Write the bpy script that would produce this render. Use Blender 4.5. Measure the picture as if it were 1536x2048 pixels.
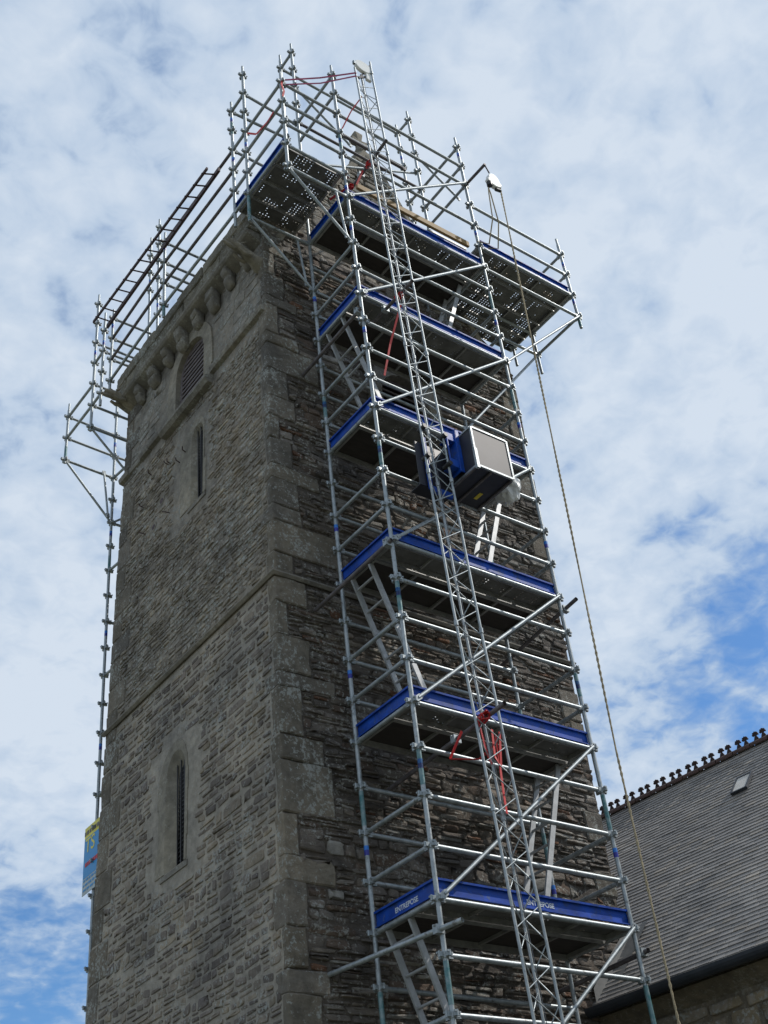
import bpy, bmesh, math, random
import numpy as np
from mathutils import Vector, Matrix, noise
PI = math.pi
C = bpy.context.scene.collection
sc = bpy.context.scene
for o in list(bpy.data.objects): bpy.data.objects.remove(o)

# ------------------------------------------------------------ camera, world, sun, exposure
CX, CY, CZ = -6.9105, -8.1202, 0.0           # eye level is z = 0, the ground lies at z = -1.6
right = Vector((0.8069257, -0.5821879, -0.0996403))
up = Vector((-0.2909530, -0.5385997, 0.7907318))
fwd = Vector((0.5140207, 0.6090712, 0.6039992))
cd = bpy.data.cameras.new("camera"); cam = bpy.data.objects.new("camera", cd); C.objects.link(cam)
m = Matrix.Identity(4)
for i in range(3):
    m[i][0] = right[i]; m[i][1] = up[i]; m[i][2] = -fwd[i]
m[0][3], m[1][3], m[2][3] = CX, CY, CZ
cam.matrix_world = m
cd.sensor_fit = 'HORIZONTAL'; cd.sensor_width = 36.0; cd.lens = 2381.34 / 1536 * 36
cd.clip_start = 0.1; cd.clip_end = 5000
sc.camera = cam

SUN = Vector((0.60, -0.30, 0.74)).normalized()
sd = bpy.data.lights.new("sun", 'SUN'); sun = bpy.data.objects.new("sun", sd); C.objects.link(sun)
sd.energy = 3.6; sd.angle = math.radians(0.6); sd.color = (1.0, 0.95, 0.88)
sun.rotation_euler = SUN.to_track_quat('Z', 'Y').to_euler()
sun.location = (20, -10, 30)

w = bpy.data.worlds.new("World"); sc.world = w; w.use_nodes = True
nt = w.node_tree; N = nt.nodes; L = nt.links; N.clear()
def nd(t, **kw):
    n = N.new(t)
    for k, v in kw.items():
        if k.startswith('i_'): n.inputs[k[2:]].default_value = v
        else: setattr(n, k, v)
    return n
out = nd('ShaderNodeOutputWorld')
sky = nd('ShaderNodeTexSky'); sky.sky_type = 'NISHITA'; sky.sun_disc = False
sky.sun_elevation = math.asin(SUN.z); sky.sun_rotation = math.atan2(SUN.x, SUN.y)
sky.air_density = 1.1; sky.dust_density = 0.25; sky.ozone_density = 3.0
bg1 = nd('ShaderNodeBackground'); bg1.inputs['Strength'].default_value = 0.125
skt = nd('ShaderNodeMix'); skt.data_type = 'RGBA'; skt.blend_type = 'MULTIPLY'; skt.inputs[0].default_value = 1.0; skt.inputs[7].default_value = (.60, .86, 1.08, 1)
L.new(sky.outputs[0], skt.inputs[6]); L.new(skt.outputs[2], bg1.inputs[0])
tc = nd('ShaderNodeTexCoord')
sep = nd('ShaderNodeSeparateXYZ'); L.new(tc.outputs['Generated'], sep.inputs[0])
def mth(op, a, b=None, c=None):
    n = N.new('ShaderNodeMath'); n.operation = op
    for i, v in enumerate((a, b, c)):
        if v is None: continue
        if isinstance(v, (int, float)): n.inputs[i].default_value = v
        else: L.new(v, n.inputs[i])
    return n.outputs[0]
zz = mth('ADD', mth('MAXIMUM', sep.outputs[2], 0.0), 0.22)
comb = nd('ShaderNodeCombineXYZ')
L.new(mth('DIVIDE', sep.outputs[0], zz), comb.inputs[0]); L.new(mth('DIVIDE', sep.outputs[1], zz), comb.inputs[1])
def wnoise(scale, detail, rough, dist=0.0, off=(0, 0, 0)):
    mp = nd('ShaderNodeMapping'); mp.inputs['Location'].default_value = off
    L.new(comb.outputs[0], mp.inputs[0])
    n = nd('ShaderNodeTexNoise'); n.inputs['Scale'].default_value = scale; n.inputs['Detail'].default_value = detail
    n.inputs['Roughness'].default_value = rough; n.inputs['Distortion'].default_value = dist
    L.new(mp.outputs[0], n.inputs['Vector']); return n.outputs[0]
big = wnoise(2.6, 3, .5, .2, (3.1, 1.7, 0)); mid = wnoise(13, 4, .5, .35, (7, 2, 0)); fine = wnoise(34, 4, .55, .4, (1, 9, 0))
s = mth('ADD', mth('ADD', mth('MULTIPLY', big, 0.42), mth('MULTIPLY', mid, 0.50)), mth('MULTIPLY', fine, 0.32))
s = mth('SUBTRACT', s, 0.015)
def hole(d, size, amt):
    v = Vector(d).normalized()
    vm = nd('ShaderNodeVectorMath', operation='DOT_PRODUCT'); L.new(tc.outputs['Generated'], vm.inputs[0]); vm.inputs[1].default_value = v
    mr = nd('ShaderNodeMapRange'); mr.interpolation_type = 'SMOOTHSTEP'
    mr.inputs['From Min'].default_value = math.cos(math.radians(size)); mr.inputs['From Max'].default_value = 1.0
    mr.inputs['To Min'].default_value = 0; mr.inputs['To Max'].default_value = amt
    L.new(vm.outputs['Value'], mr.inputs['Value']); return mr.outputs[0]
def pixdir(u, v):
    return (right * ((u - 768) / 2381.34) + up * (-(v - 1024) / 2381.34) + fwd)
h = mth('ADD', hole(pixdir(1540, 1380), 7, 0.17), hole(pixdir(60, 2030), 9, 0.20))
h = mth('ADD', h, hole(pixdir(1440, 1080), 4.5, 0.05))
h = mth('ADD', h, hole(pixdir(1430, 200), 4, 0.05))
h = mth('ADD', h, hole(pixdir(1420, 1150), 4.5, 0.07))
h = mth('ADD', h, hole(pixdir(300, 120), 5, 0.04))
h = mth('SUBTRACT', h, hole(pixdir(1480, 700), 12, 0.05))
h = mth('SUBTRACT', h, hole(pixdir(100, 1200), 15, 0.07))
s = mth('SUBTRACT', s, h)
ramp = nd('ShaderNodeMapRange'); ramp.interpolation_type = 'SMOOTHSTEP'
ramp.inputs['From Min'].default_value = 0.31; ramp.inputs['From Max'].default_value = 0.58
L.new(s, ramp.inputs['Value'])
fac = mth('MINIMUM', mth('ADD', mth('MULTIPLY', ramp.outputs[0], 0.94), 0.02), 1.0)
shade = nd('ShaderNodeValToRGB'); shade.color_ramp.elements[0].position = .44; shade.color_ramp.elements[0].color = (.42, .55, .73, 1)
shade.color_ramp.elements[1].position = .72; shade.color_ramp.elements[1].color = (.68, .765, .87, 1)
L.new(s, shade.inputs[0])
bg2 = nd('ShaderNodeBackground'); L.new(shade.outputs[0], bg2.inputs[0]); bg2.inputs['Strength'].default_value = 1.0
mx = nd('ShaderNodeMixShader'); L.new(fac, mx.inputs[0]); L.new(bg1.outputs[0], mx.inputs[1]); L.new(bg2.outputs[0], mx.inputs[2])
L.new(mx.outputs[0], out.inputs[0])
sc.view_settings.view_transform = 'Standard'; sc.view_settings.look = 'None'
sc.view_settings.exposure = 0.0; sc.view_settings.gamma = 1.0

# ------------------------------------------------------------ helpers
Z0 = 3.6714
def ZK(k): return Z0 + 0.5 * k
def x0(z): return -0.80 + 0.0195 * (z - 2.9)
def x1(z): return 3.87 + 0.03 * (z - 5.2) if z < 13 else 4.104
def y1(z): return 5.705 - 0.009 * (z - 4.1)
Y0 = 1.3

def empty(name, loc=(0, 0, 0), label=None, cat=None, group=None, kind=None):
    o = bpy.data.objects.new(name, None); C.objects.link(o); o.location = loc; o.empty_display_size = .1
    tag(o, label, cat, group, kind); return o
def tag(o, label=None, cat=None, group=None, kind=None):
    if label: o['label'] = label
    if cat: o['category'] = cat
    if group: o['group'] = group
    if kind: o['kind'] = kind
    return o
def link(name, me, mats=(), parent=None):
    for mm in (mats if isinstance(mats, (list, tuple)) else [mats]): me.materials.append(mm)
    o = bpy.data.objects.new(name, me); C.objects.link(o)
    if parent is not None:
        o.parent = parent
        o.matrix_parent_inverse = Matrix.Translation(parent_world(parent)).inverted()
    return o
def parent_world(p):
    v = Vector(p.location)
    # every parent is placed by translation only; a parent of a parent keeps its inverse, so world = own location
    return v
class MB:
    """collects polygons and links them as one mesh object"""
    def __init__(s): s.v = []; s.f = []; s.mi = []; s.sm = []; s.m = 0
    def add(s, vs, fs, smooth=False):
        b = len(s.v); s.v += [tuple(v) for v in vs]; s.f += [tuple(b + i for i in f) for f in fs]
        s.mi += [s.m] * len(fs); s.sm += [smooth] * len(fs)
    def box(s, a, b, rot=None, at=None):
        (xa, ya, za), (xb, yb, zb) = a, b
        vs = [Vector((x, y, z)) for x in (xa, xb) for y in (ya, yb) for z in (za, zb)]
        if rot is not None: vs = [rot @ v for v in vs]
        if at is not None: vs = [v + Vector(at) for v in vs]
        s.add(vs, [(0, 1, 3, 2), (4, 6, 7, 5), (0, 4, 5, 1), (2, 3, 7, 6), (0, 2, 6, 4), (1, 5, 7, 3)])
    def tube(s, p, q, r, n=10, cap=True, r2=None):
        p, q = Vector(p), Vector(q); d = (q - p)
        if d.length < 1e-6: return
        d.normalize(); a = d.orthogonal().normalized(); b = d.cross(a); r2 = r if r2 is None else r2
        vs = [p + (a * math.cos(t) + b * math.sin(t)) * r for t in (2 * PI * i / n for i in range(n))]
        vs += [q + (a * math.cos(t) + b * math.sin(t)) * r2 for t in (2 * PI * i / n for i in range(n))]
        s.add(vs, [(i, (i + 1) % n, n + (i + 1) % n, n + i) for i in range(n)], True)
        if cap:
            s.add(vs[:n], [tuple(range(n - 1, -1, -1))]); s.add(vs[n:], [tuple(range(n))])
    def path(s, pts, r, n=8, closed=False):
        pts = [Vector(p) for p in pts]; K = len(pts); vs = []
        ref = None
        for i, p in enumerate(pts):
            d = (pts[min(i + 1, K - 1)] - pts[max(i - 1, 0)]).normalized()
            if ref is None: ref = d.orthogonal().normalized()
            a = (ref - d * ref.dot(d)).normalized(); ref = a; b = d.cross(a)
            rr = r[i] if isinstance(r, (list, tuple)) else r
            vs += [p + (a * math.cos(2 * PI * j / n) + b * math.sin(2 * PI * j / n)) * rr for j in range(n)]
        fs = [(i * n + j, i * n + (j + 1) % n, (i + 1) * n + (j + 1) % n, (i + 1) * n + j) for i in range(K - 1) for j in range(n)]
        s.add(vs, fs, True); s.add(vs[:n], [tuple(range(n - 1, -1, -1))]); s.add(vs[-n:], [tuple(range(n))])
    def bar(s, p, q, wd, th, side=Vector((0, 0, 1))):
        """flat bar p->q, wd along side, th across"""
        p, q = Vector(p), Vector(q); d = (q - p).normalized(); a = (side - d * side.dot(d)).normalized(); b = d.cross(a)
        vs = [c + a * (i * wd / 2) + b * (j * th / 2) for c in (p, q) for i in (-1, 1) for j in (-1, 1)]
        s.add(vs, [(0, 1, 3, 2), (4, 6, 7, 5), (0, 4, 5, 1), (2, 3, 7, 6), (0, 2, 6, 4), (1, 5, 7, 3)])
    def prism(s, poly, vec):
        n = len(poly); vec = Vector(vec); a = [Vector(p) for p in poly]; b = [p + vec for p in a]
        s.add(a + b, [tuple(range(n))[::-1], tuple(range(n, 2 * n))] + [(i, (i + 1) % n, n + (i + 1) % n, n + i) for i in range(n)])
    def mesh(s, name, bevel=0):
        me = bpy.data.meshes.new(name); me.from_pydata(s.v, [], s.f)
        me.polygons.foreach_set('material_index', s.mi); me.polygons.foreach_set('use_smooth', s.sm)
        bm = bmesh.new(); bm.from_mesh(me)
        if bevel:
            bmesh.ops.remove_doubles(bm, verts=bm.verts, dist=1e-5)
        bmesh.ops.recalc_face_normals(bm, faces=bm.faces)
        if bevel: bmesh.ops.bevel(bm, geom=bm.edges[:], offset=bevel, segments=1, affect='EDGES')
        bm.to_mesh(me); bm.free(); me.update(); return me
    def build(s, name, mats, parent=None, bevel=0):
        return link(name, s.mesh(name, bevel), mats, parent)

# ------------------------------------------------------------ materials
def mat(name): 
    m = bpy.data.materials.new(name); m.use_nodes = True
    n = m.node_tree.nodes; b = n['Principled BSDF']; return m, n, m.node_tree.links, b
def noise_node(n, l, scale, detail=4, rough=.6, coord='Object', sc3=None, dist=0):
    t = n.new('ShaderNodeTexCoord'); x = n.new('ShaderNodeTexNoise')
    x.inputs['Scale'].default_value = scale; x.inputs['Detail'].default_value = detail; x.inputs['Roughness'].default_value = rough
    x.inputs['Distortion'].default_value = dist
    if sc3:
        mp = n.new('ShaderNodeMapping'); mp.inputs['Scale'].default_value = sc3; l.new(t.outputs[coord], mp.inputs[0]); l.new(mp.outputs[0], x.inputs['Vector'])
    else: l.new(t.outputs[coord], x.inputs['Vector'])
    return x.outputs[0]
def ramp_node(n, l, src, stops):
    r = n.new('ShaderNodeValToRGB'); e = r.color_ramp.elements
    while len(e) < len(stops): e.new(.5)
    for i, (p, c) in enumerate(stops): e[i].position = p; e[i].color = (*c, 1) if len(c) == 3 else c
    l.new(src, r.inputs[0]); return r.outputs[0]
def mixc(n, l, fac, a, b, mode='MIX'):
    x = n.new('ShaderNodeMix'); x.data_type = 'RGBA'; x.blend_type = mode
    for i, v in ((0, fac), (6, a), (7, b)):
        if isinstance(v, (int, float)): x.inputs[i].default_value = v
        elif isinstance(v, tuple): x.inputs[i].default_value = (*v, 1)
        else: l.new(v, x.inputs[i])
    return x.outputs[2]
def bump(n, l, b, src, strength, dist=.01):
    x = n.new('ShaderNodeBump'); x.inputs['Strength'].default_value = strength; x.inputs['Distance'].default_value = dist
    l.new(src, x.inputs['Height']); l.new(x.outputs[0], b.inputs['Normal'])
def simple(name, c1, c2, scale=8, metal=0, rough=.6, bmp=0, sc3=None, rr=None):
    m, n, l, b = mat(name)
    t = noise_node(n, l, scale, 5, .6, sc3=sc3)
    l.new(ramp_node(n, l, t, [(.32, c1), (.68, c2)]), b.inputs['Base Color'])
    b.inputs['Metallic'].default_value = metal; b.inputs['Roughness'].default_value = rough
    if rr: l.new(ramp_node(n, l, t, [(.3, (rr[0],) * 3), (.7, (rr[1],) * 3)]), b.inputs['Roughness'])
    if bmp: bump(n, l, b, noise_node(n, l, scale * 4, 5, .7), bmp)
    return m
M = {}
M['galv'] = simple('galvanised_steel', (.23, .265, .28), (.40, .43, .445), 14, .6, .5, rr=(.42, .62))
def marked(m, c_spot, thr, scale, c2=None, thr2=.72):
    n = m.node_tree.nodes; l = m.node_tree.links; b = n['Principled BSDF']; src = b.inputs['Base Color'].links[0].from_socket
    f = ramp_node(n, l, noise_node(n, l, scale, 5, .7), [(thr, (0, 0, 0)), (thr + .04, (.8, .8, .8))]); c = mixc(n, l, f, src, c_spot)
    if c2: c = mixc(n, l, ramp_node(n, l, noise_node(n, l, scale * .45, 5, .75, dist=.5), [(thr2 - .08, (0, 0, 0)), (thr2, (.8, .8, .8))]), c, c2)
    l.new(c, b.inputs['Base Color']); return m
marked(M['galv'], (.52, .52, .49), .64, 30, (.13, .12, .11), .66)
M['steel_brown_backlit'] = simple('brown_backlit_steel', (.075, .066, .072), (.17, .155, .16), 11, .3, .6)  # brown tie steel; its darkness also paints backlit shade onto some guard rails
M['band_dark'] = simple('dark_blue_band', (.01, .015, .22), (.015, .02, .30), 5, 0, .4)
M['band_light'] = simple('light_blue_band', (.01, .14, .50), (.015, .18, .6), 5, 0, .4)
M['teal'] = simple('teal_paint', (.02, .13, .145), (.20, .27, .28), 16, .2, .5)
M['blue'] = simple('blue_board_paint', (.001, .034, .23), (.003, .070, .44), 6, 0, .5, rr=(.42, .6))
marked(M['blue'], (.09, .13, .22), .62, 18, (.02, .05, .16), .62)
M['alu'] = simple('aluminium', (.30, .31, .315), (.44, .45, .455), 10, .45, .55)
M['alu_dull'] = simple('dull_aluminium', (.20, .20, .20), (.34, .34, .33), 9, .5, .5)
M['ply'] = simple('dark_plywood', (.018, .015, .013), (.04, .034, .03), 5, 0, .6, sc3=(1, 6, 1))
M['timber'] = simple('golden_timber', (.22, .14, .055), (.36, .24, .10), 4, 0, .7, sc3=(1, 14, 14))
M['timber_brown'] = simple('brown_timber', (.10, .055, .035), (.20, .11, .07), 4, 0, .75, sc3=(1, 14, 14))
M['brown_iron'] = simple('rusty_brown_iron', (.035, .022, .025), (.085, .05, .05), 20, .1, .7)
M['red'] = simple('red_strap', (.42, .012, .015), (.60, .03, .03), 10, 0, .55)
M['purple'] = simple('faded_strap', (.22, .012, .06), (.36, .03, .10), 10, 0, .6)
M['rope'] = simple('hemp_rope', (.26, .21, .13), (.42, .35, .23), 60, 0, .9)
M['white'] = simple('white_enamel', (.74, .74, .71), (.82, .82, .80), 4, 0, .3)
M['black'] = simple('black_metal', (.012, .012, .014), (.03, .03, .03), 10, .2, .5)
M['panel'] = simple('grey_brown_panel', (.07, .066, .07), (.10, .094, .10), 3, 0, .5)
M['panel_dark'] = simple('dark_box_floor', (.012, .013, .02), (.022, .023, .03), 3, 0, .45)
M['yellow'] = simple('yellow_sticker', (.55, .42, .02), (.6, .47, .03), 3, 0, .4)
M['panel'].node_tree.nodes['Principled BSDF'].inputs['Specular IOR Level'].default_value = .15
M['blue'].node_tree.nodes['Principled BSDF'].inputs['Specular IOR Level'].default_value = .35
M['plastic'] = simple('pale_plastic_sheet', (.50, .50, .49), (.68, .68, .66), 9, 0, .35)
M['wire'] = simple('steel_wire', (.10, .10, .11), (.2, .2, .2), 10, .7, .5)
M['banner_blue'] = simple('banner_blue', (.02, .22, .52), (.03, .27, .58), 3, 0, .5)
M['banner_yellow'] = simple('banner_yellow', (.62, .55, .06), (.68, .6, .09), 3, 0, .5)
M['banner_grey'] = simple('banner_pale', (.30, .36, .38), (.42, .48, .48), 16, 0, .5)
M['lettering'] = simple('white_lettering', (.5, .55, .62), (.6, .64, .7), 30, 0, .5)
M['terracotta'] = simple('dark_terracotta', (.025, .018, .018), (.06, .032, .028), 12, 0, .8)
M['terracotta_red'] = simple('red_terracotta', (.045, .035, .032), (.13, .055, .042), 2.2, 0, .85)
M['zinc'] = simple('dark_zinc', (.03, .035, .045), (.055, .062, .075), 4, .3, .5)
M['louvre'] = simple('purple_brown_timber', (.11, .092, .096), (.18, .155, .16), 9, 0, .75)
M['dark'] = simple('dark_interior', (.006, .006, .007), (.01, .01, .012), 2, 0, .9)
M['ledger_dark'] = M['steel_brown_backlit']

def perforated():
    m, n, l, b = mat('perforated_steel')
    b.inputs['Metallic'].default_value = .4; b.inputs['Roughness'].default_value = .6
    l.new(ramp_node(n, l, noise_node(n, l, 6, 5), [(.3, (.10, .10, .095)), (.7, (.19, .19, .185))]), b.inputs['Base Color'])
    tcn = n.new('ShaderNodeTexCoord'); sp = n.new('ShaderNodeSeparateXYZ'); l.new(tcn.outputs['Object'], sp.inputs[0])
    def mt(op, a, c=None):
        x = n.new('ShaderNodeMath'); x.operation = op
        for i, v in enumerate((a, c)):
            if v is None: continue
            if isinstance(v, (int, float)): x.inputs[i].default_value = v
            else: l.new(v, x.inputs[i])
        return x.outputs[0]
    def cell(src, pitch): return mt('SUBTRACT', mt('FRACT', mt('DIVIDE', src, pitch)), .5)
    cx, cy = cell(sp.outputs[0], .05), cell(sp.outputs[1], .04)
    d = mt('ADD', mt('MULTIPLY', mt('MULTIPLY', cx, cx), 1.5625), mt('MULTIPLY', cy, cy))
    holem = mt('LESS_THAN', d, .042)
    # holes come in punched fields with plain bands between, some choked with dirt
    band = mt('LESS_THAN', mt('ABSOLUTE', cell(sp.outputs[0], .40)), .36)
    no = noise_node(n, l, 7, 2, .5); clog = mt('GREATER_THAN', no, .53)
    mk = mt('MULTIPLY', mt('MULTIPLY', holem, band), clog)
    tr = n.new('ShaderNodeBsdfTransparent'); ms = n.new('ShaderNodeMixShader')
    l.new(mk, ms.inputs[0]); l.new(b.outputs[0], ms.inputs[1]); l.new(tr.outputs[0], ms.inputs[2])
    l.new(ms.outputs[0], n['Material Output'].inputs[0]); return m
M['perf'] = perforated()

def stone(name, tint=(1, 1, 1), attr=True, base=(.2, .19, .17), white=.55, orange=.5, pale_c=(.42, .43, .40), white_t=.62, bumps=.6, smear=None, lam=0):
    m, n, l, b = mat(name)
    b.inputs['Roughness'].default_value = .93; b.inputs['Specular IOR Level'].default_value = .25
    if attr:
        a = n.new('ShaderNodeAttribute'); a.attribute_name = 'Col'; col = a.outputs['Color']
    else:
        col = base
    n1 = noise_node(n, l, 9, 6, .65); v = ramp_node(n, l, n1, [(.25, (.62, .62, .62)), (.75, (1.3, 1.3, 1.3))])
    c = mixc(n, l, 1.0, v, col, 'MULTIPLY')
    n0 = noise_node(n, l, 1.1, 4, .6); c = mixc(n, l, 1.0, ramp_node(n, l, n0, [(.3, (.66, .67, .69)), (.5, (1.0, .99, .97)), (.7, (1.30, 1.24, 1.16))]), c, 'MULTIPLY')
    if smear:
        c = mixc(n, l, ramp_node(n, l, noise_node(n, l, 5.5, 5, .7, dist=.6), [(.50, (0, 0, 0)), (.60, (.85,) * 3)]), c, mixc(n, l, 1.0, v, smear, 'MULTIPLY'))
    # pale lichen spots where a patch mask allows
    n2 = noise_node(n, l, 24, 4, .72); n3 = noise_node(n, l, 2.2, 4, .65, dist=.4)
    mm = n.new('ShaderNodeMath'); mm.operation = 'MULTIPLY_ADD'; l.new(n3, mm.inputs[0]); mm.inputs[1].default_value = .55; l.new(n2, mm.inputs[2])
    c = mixc(n, l, ramp_node(n, l, mm.outputs[0], [(white_t + .22, (0, 0, 0)), (white_t + .30, (white,) * 3)]), c, pale_c)
    n4 = noise_node(n, l, 1.6, 3, .6, sc3=(1, 1, .8)); n5 = noise_node(n, l, 15, 5, .75)
    mo = n.new('ShaderNodeMath'); mo.operation = 'MULTIPLY_ADD'; l.new(n4, mo.inputs[0]); mo.inputs[1].default_value = 1.2; l.new(n5, mo.inputs[2])
    c = mixc(n, l, ramp_node(n, l, mo.outputs[0], [(1.16, (0, 0, 0)), (1.24, (orange,) * 3)]), c, (.26, .13, .025))
    l.new(c, b.inputs['Base Color'])
    bump(n, l, b, noise_node(n, l, 38 if not lam else 16, 6, .75, sc3=(1, 1, lam) if lam else None), bumps, .02 if not lam else .035)
    return m
M['st_left'] = stone('grey_rubble_stone', white=.7, orange=.8, pale_c=(.36, .38, .36), white_t=.60, smear=(.29, .262, .225))
M['st_low'] = stone('purple_grey_rubble_stone', white=.7, orange=.8, pale_c=(.36, .38, .36), white_t=.61, bumps=.9)
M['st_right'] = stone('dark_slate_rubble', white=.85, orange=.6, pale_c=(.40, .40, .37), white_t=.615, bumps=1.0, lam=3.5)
M['mortar_left'] = stone('pale_lime_mortar', attr=False, base=(.31, .285, .245), white=.4, orange=.6, pale_c=(.33, .35, .34), bumps=.9)
M['mortar_up'] = stone('weathered_grey_mortar', attr=False, base=(.225, .205, .175), white=.6, orange=.75, pale_c=(.27, .30, .30), bumps=.8)
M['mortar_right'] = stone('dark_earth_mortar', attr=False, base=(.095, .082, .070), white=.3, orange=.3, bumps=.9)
M['ashlar'] = stone('dressed_limestone', attr=True, white=.65, orange=.8, pale_c=(.36, .38, .36), white_t=.60, bumps=.8)
M['ashlar_plain'] = stone('dressed_stone', attr=False, base=(.195, .182, .158), white=.45, orange=.7, pale_c=(.36, .37, .34), bumps=.5)
M['ashlar_light'] = stone('pale_dressed_stone', attr=False, base=(.235, .215, .175), white=.4, orange=.5, pale_c=(.38, .38, .35), bumps=.4)
M['nave_stone'] = stone('dark_brown_stone', attr=False, base=(.16, .14, .11), white=.3, orange=.4, bumps=.8)  # one even dark brown for nave wall, cornice and gable backing
def slate_mat():
    m, n, l, b = mat('slate')
    a = n.new('ShaderNodeAttribute'); a.attribute_name = 'Col'
    c = mixc(n, l, 1.0, ramp_node(n, l, noise_node(n, l, 1.3, 5, .6), [(.3, (.75, .76, .78)), (.7, (1.2, 1.18, 1.15))]), a.outputs['Color'], 'MULTIPLY')
    sp = ramp_node(n, l, noise_node(n, l, 30, 3, .7), [(.70, (0, 0, 0)), (.76, (.5, .5, .5))])
    l.new(mixc(n, l, sp, c, (.33, .33, .31)), b.inputs['Base Color'])
    b.inputs['Roughness'].default_value = .62; bump(n, l, b, noise_node(n, l, 45, 4, .6), .25, .01); return m
M['slate'] = slate_mat()

# ------------------------------------------------------------ ground
def ground():
    mb = MB(); mb.add([(-900, -900, -1.6), (900, -900, -1.6), (900, 900, -1.6), (-900, 900, -1.6)], [(0, 1, 2, 3)])
    g = mb.build('ground', simple('gravel_and_grass', (.09, .10, .05), (.20, .19, .15), .5, 0, .95, .3)); tag(g, kind='structure')
ground()

# ------------------------------------------------------------ rubble masonry
def rubble(name, parent, material, frame, za, zb, start, end, hr, lr, prot, gap, skip, pal, seed, wavy=.02, tilt=.01):
    rnd = random.Random(seed); rs = np.random.RandomState(seed)
    VS = []; CO = []; n = 10; z = za
    ang = np.arange(n) * 2 * PI / n + PI / n * .5
    while z < zb:
        hh = rnd.uniform(*hr)
        if rnd.random() < .12: hh *= 1.35
        zt = min(z + hh, zb)
        ph = rnd.uniform(0, 6)
        u = start(z + hh / 2) ; ue = end(z + hh / 2); first = True
        while u < ue - .03:
            Ls = rnd.uniform(*lr) * (1.6 if rnd.random() < .12 else 1)
            if first: Ls *= rnd.uniform(.5, 1); first = False
            ub = min(u + Ls, ue)
            if ue - ub < .05: ub = ue
            rows = [(z, zt)]
            if hh > hr[0] * 1.5 and rnd.random() < .35:
                zm = z + (zt - z) * rnd.uniform(.4, .6); rows = [(z, zm), (zm, zt)]
            for (a, bb) in rows:
                cu, cz = (u + ub) / 2, (a + bb) / 2 + wavy * math.sin(cu_w(u + ub) + ph)
                g = gap * rnd.uniform(.6, 1.5)
                hu, hz = (ub - u) / 2 - g / 2, (bb - a) / 2 - g / 2
                if hu < .02 or hz < .008 or skip(cu, cz, hu, hz): continue
                e = rnd.uniform(.12, .34)
                jit = 1 + rs.uniform(-.20, .06, n)
                su = np.sign(np.cos(ang)) * np.abs(np.cos(ang)) ** e * hu * jit
                sz = np.sign(np.sin(ang)) * np.abs(np.sin(ang)) ** e * hz * (1 + rs.uniform(-.26, .12, n))
                sk = rnd.uniform(-.35, .35) * hz / max(hu, .01)
                p = prot * rnd.uniform(.25, 1.25); tu, tz = rnd.uniform(-tilt, tilt) / hu, rnd.uniform(-tilt, tilt) / hz
                rings = []
                for sca, dd in ((1.0, -.03), (.985, p * .72), (.90, p * .96), (.5, p * 1.03)):
                    uu = su * sca; zz_ = sz * sca + uu * sk
                    d_ = dd + (uu * tu + zz_ * tz if dd > 0 else 0) + rs.uniform(-.2, .2, n) * p * (dd > 0)
                    rings.append(np.stack([cu + uu, cz + zz_, d_ + np.zeros(n)], 1))
                rings.append(np.array([[cu, cz, p * 1.03]]))
                VS.append(np.concatenate(rings)); c = pal(rnd); CO.append(c)
            u = ub
        z = zt
    V = np.array(VS); S = len(V); k = 4 * n + 1
    P = frame(V[:, :, 0].ravel(), V[:, :, 1].ravel(), V[:, :, 2].ravel())
    q = []
    for r in range(3):
        for j in range(n): q.append((r * n + j, r * n + (j + 1) % n, (r + 1) * n + (j + 1) % n, (r + 1) * n + j))
    q = np.array(q); t = np.array([(3 * n + j, 3 * n + (j + 1) % n, 4 * n) for j in range(n)])
    offs = (np.arange(S) * k)[:, None, None]
    Q = (q[None] + offs).reshape(-1, 4); T = (t[None] + offs).reshape(-1, 3)
    me = bpy.data.meshes.new(name)
    me.vertices.add(len(P)); me.vertices.foreach_set('co', P.astype(np.float32).ravel())
    me.loops.add(Q.size + T.size); me.loops.foreach_set('vertex_index', np.concatenate([Q.ravel(), T.ravel()]).astype(np.int32))
    nf = len(Q) + len(T); me.polygons.add(nf)
    ls = np.concatenate([np.arange(len(Q)) * 4, Q.size + np.arange(len(T)) * 3]); me.polygons.foreach_set('loop_start', ls.astype(np.int32))
    me.update(calc_edges=True)
    col = me.attributes.new('Col', 'FLOAT_COLOR', 'POINT')
    cc = np.repeat(np.array([(*c, 1) for c in CO], np.float32), k, 0); col.data.foreach_set('color', cc.ravel())
    me.validate()
    return link(name, me, material, parent)
def cu_w(x): return x * 1.1
def shade_of(r, c, a, b):
    k = r.uniform(a, b); return (c[0] * k, c[1] * k, c[2] * k)
def frame_right(u, z, d): return np.stack([u, Y0 - d, z], 1)
def frame_left(u, z, d): return np.stack([-0.80 + 0.0195 * (z - 2.9) - d, u, z], 1)

tower = empty('church_tower', (1.7, 3.6, -1.6), 'old square stone church tower with dark rubble face, two lancets and a louvred belfry window', 'tower')

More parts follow.
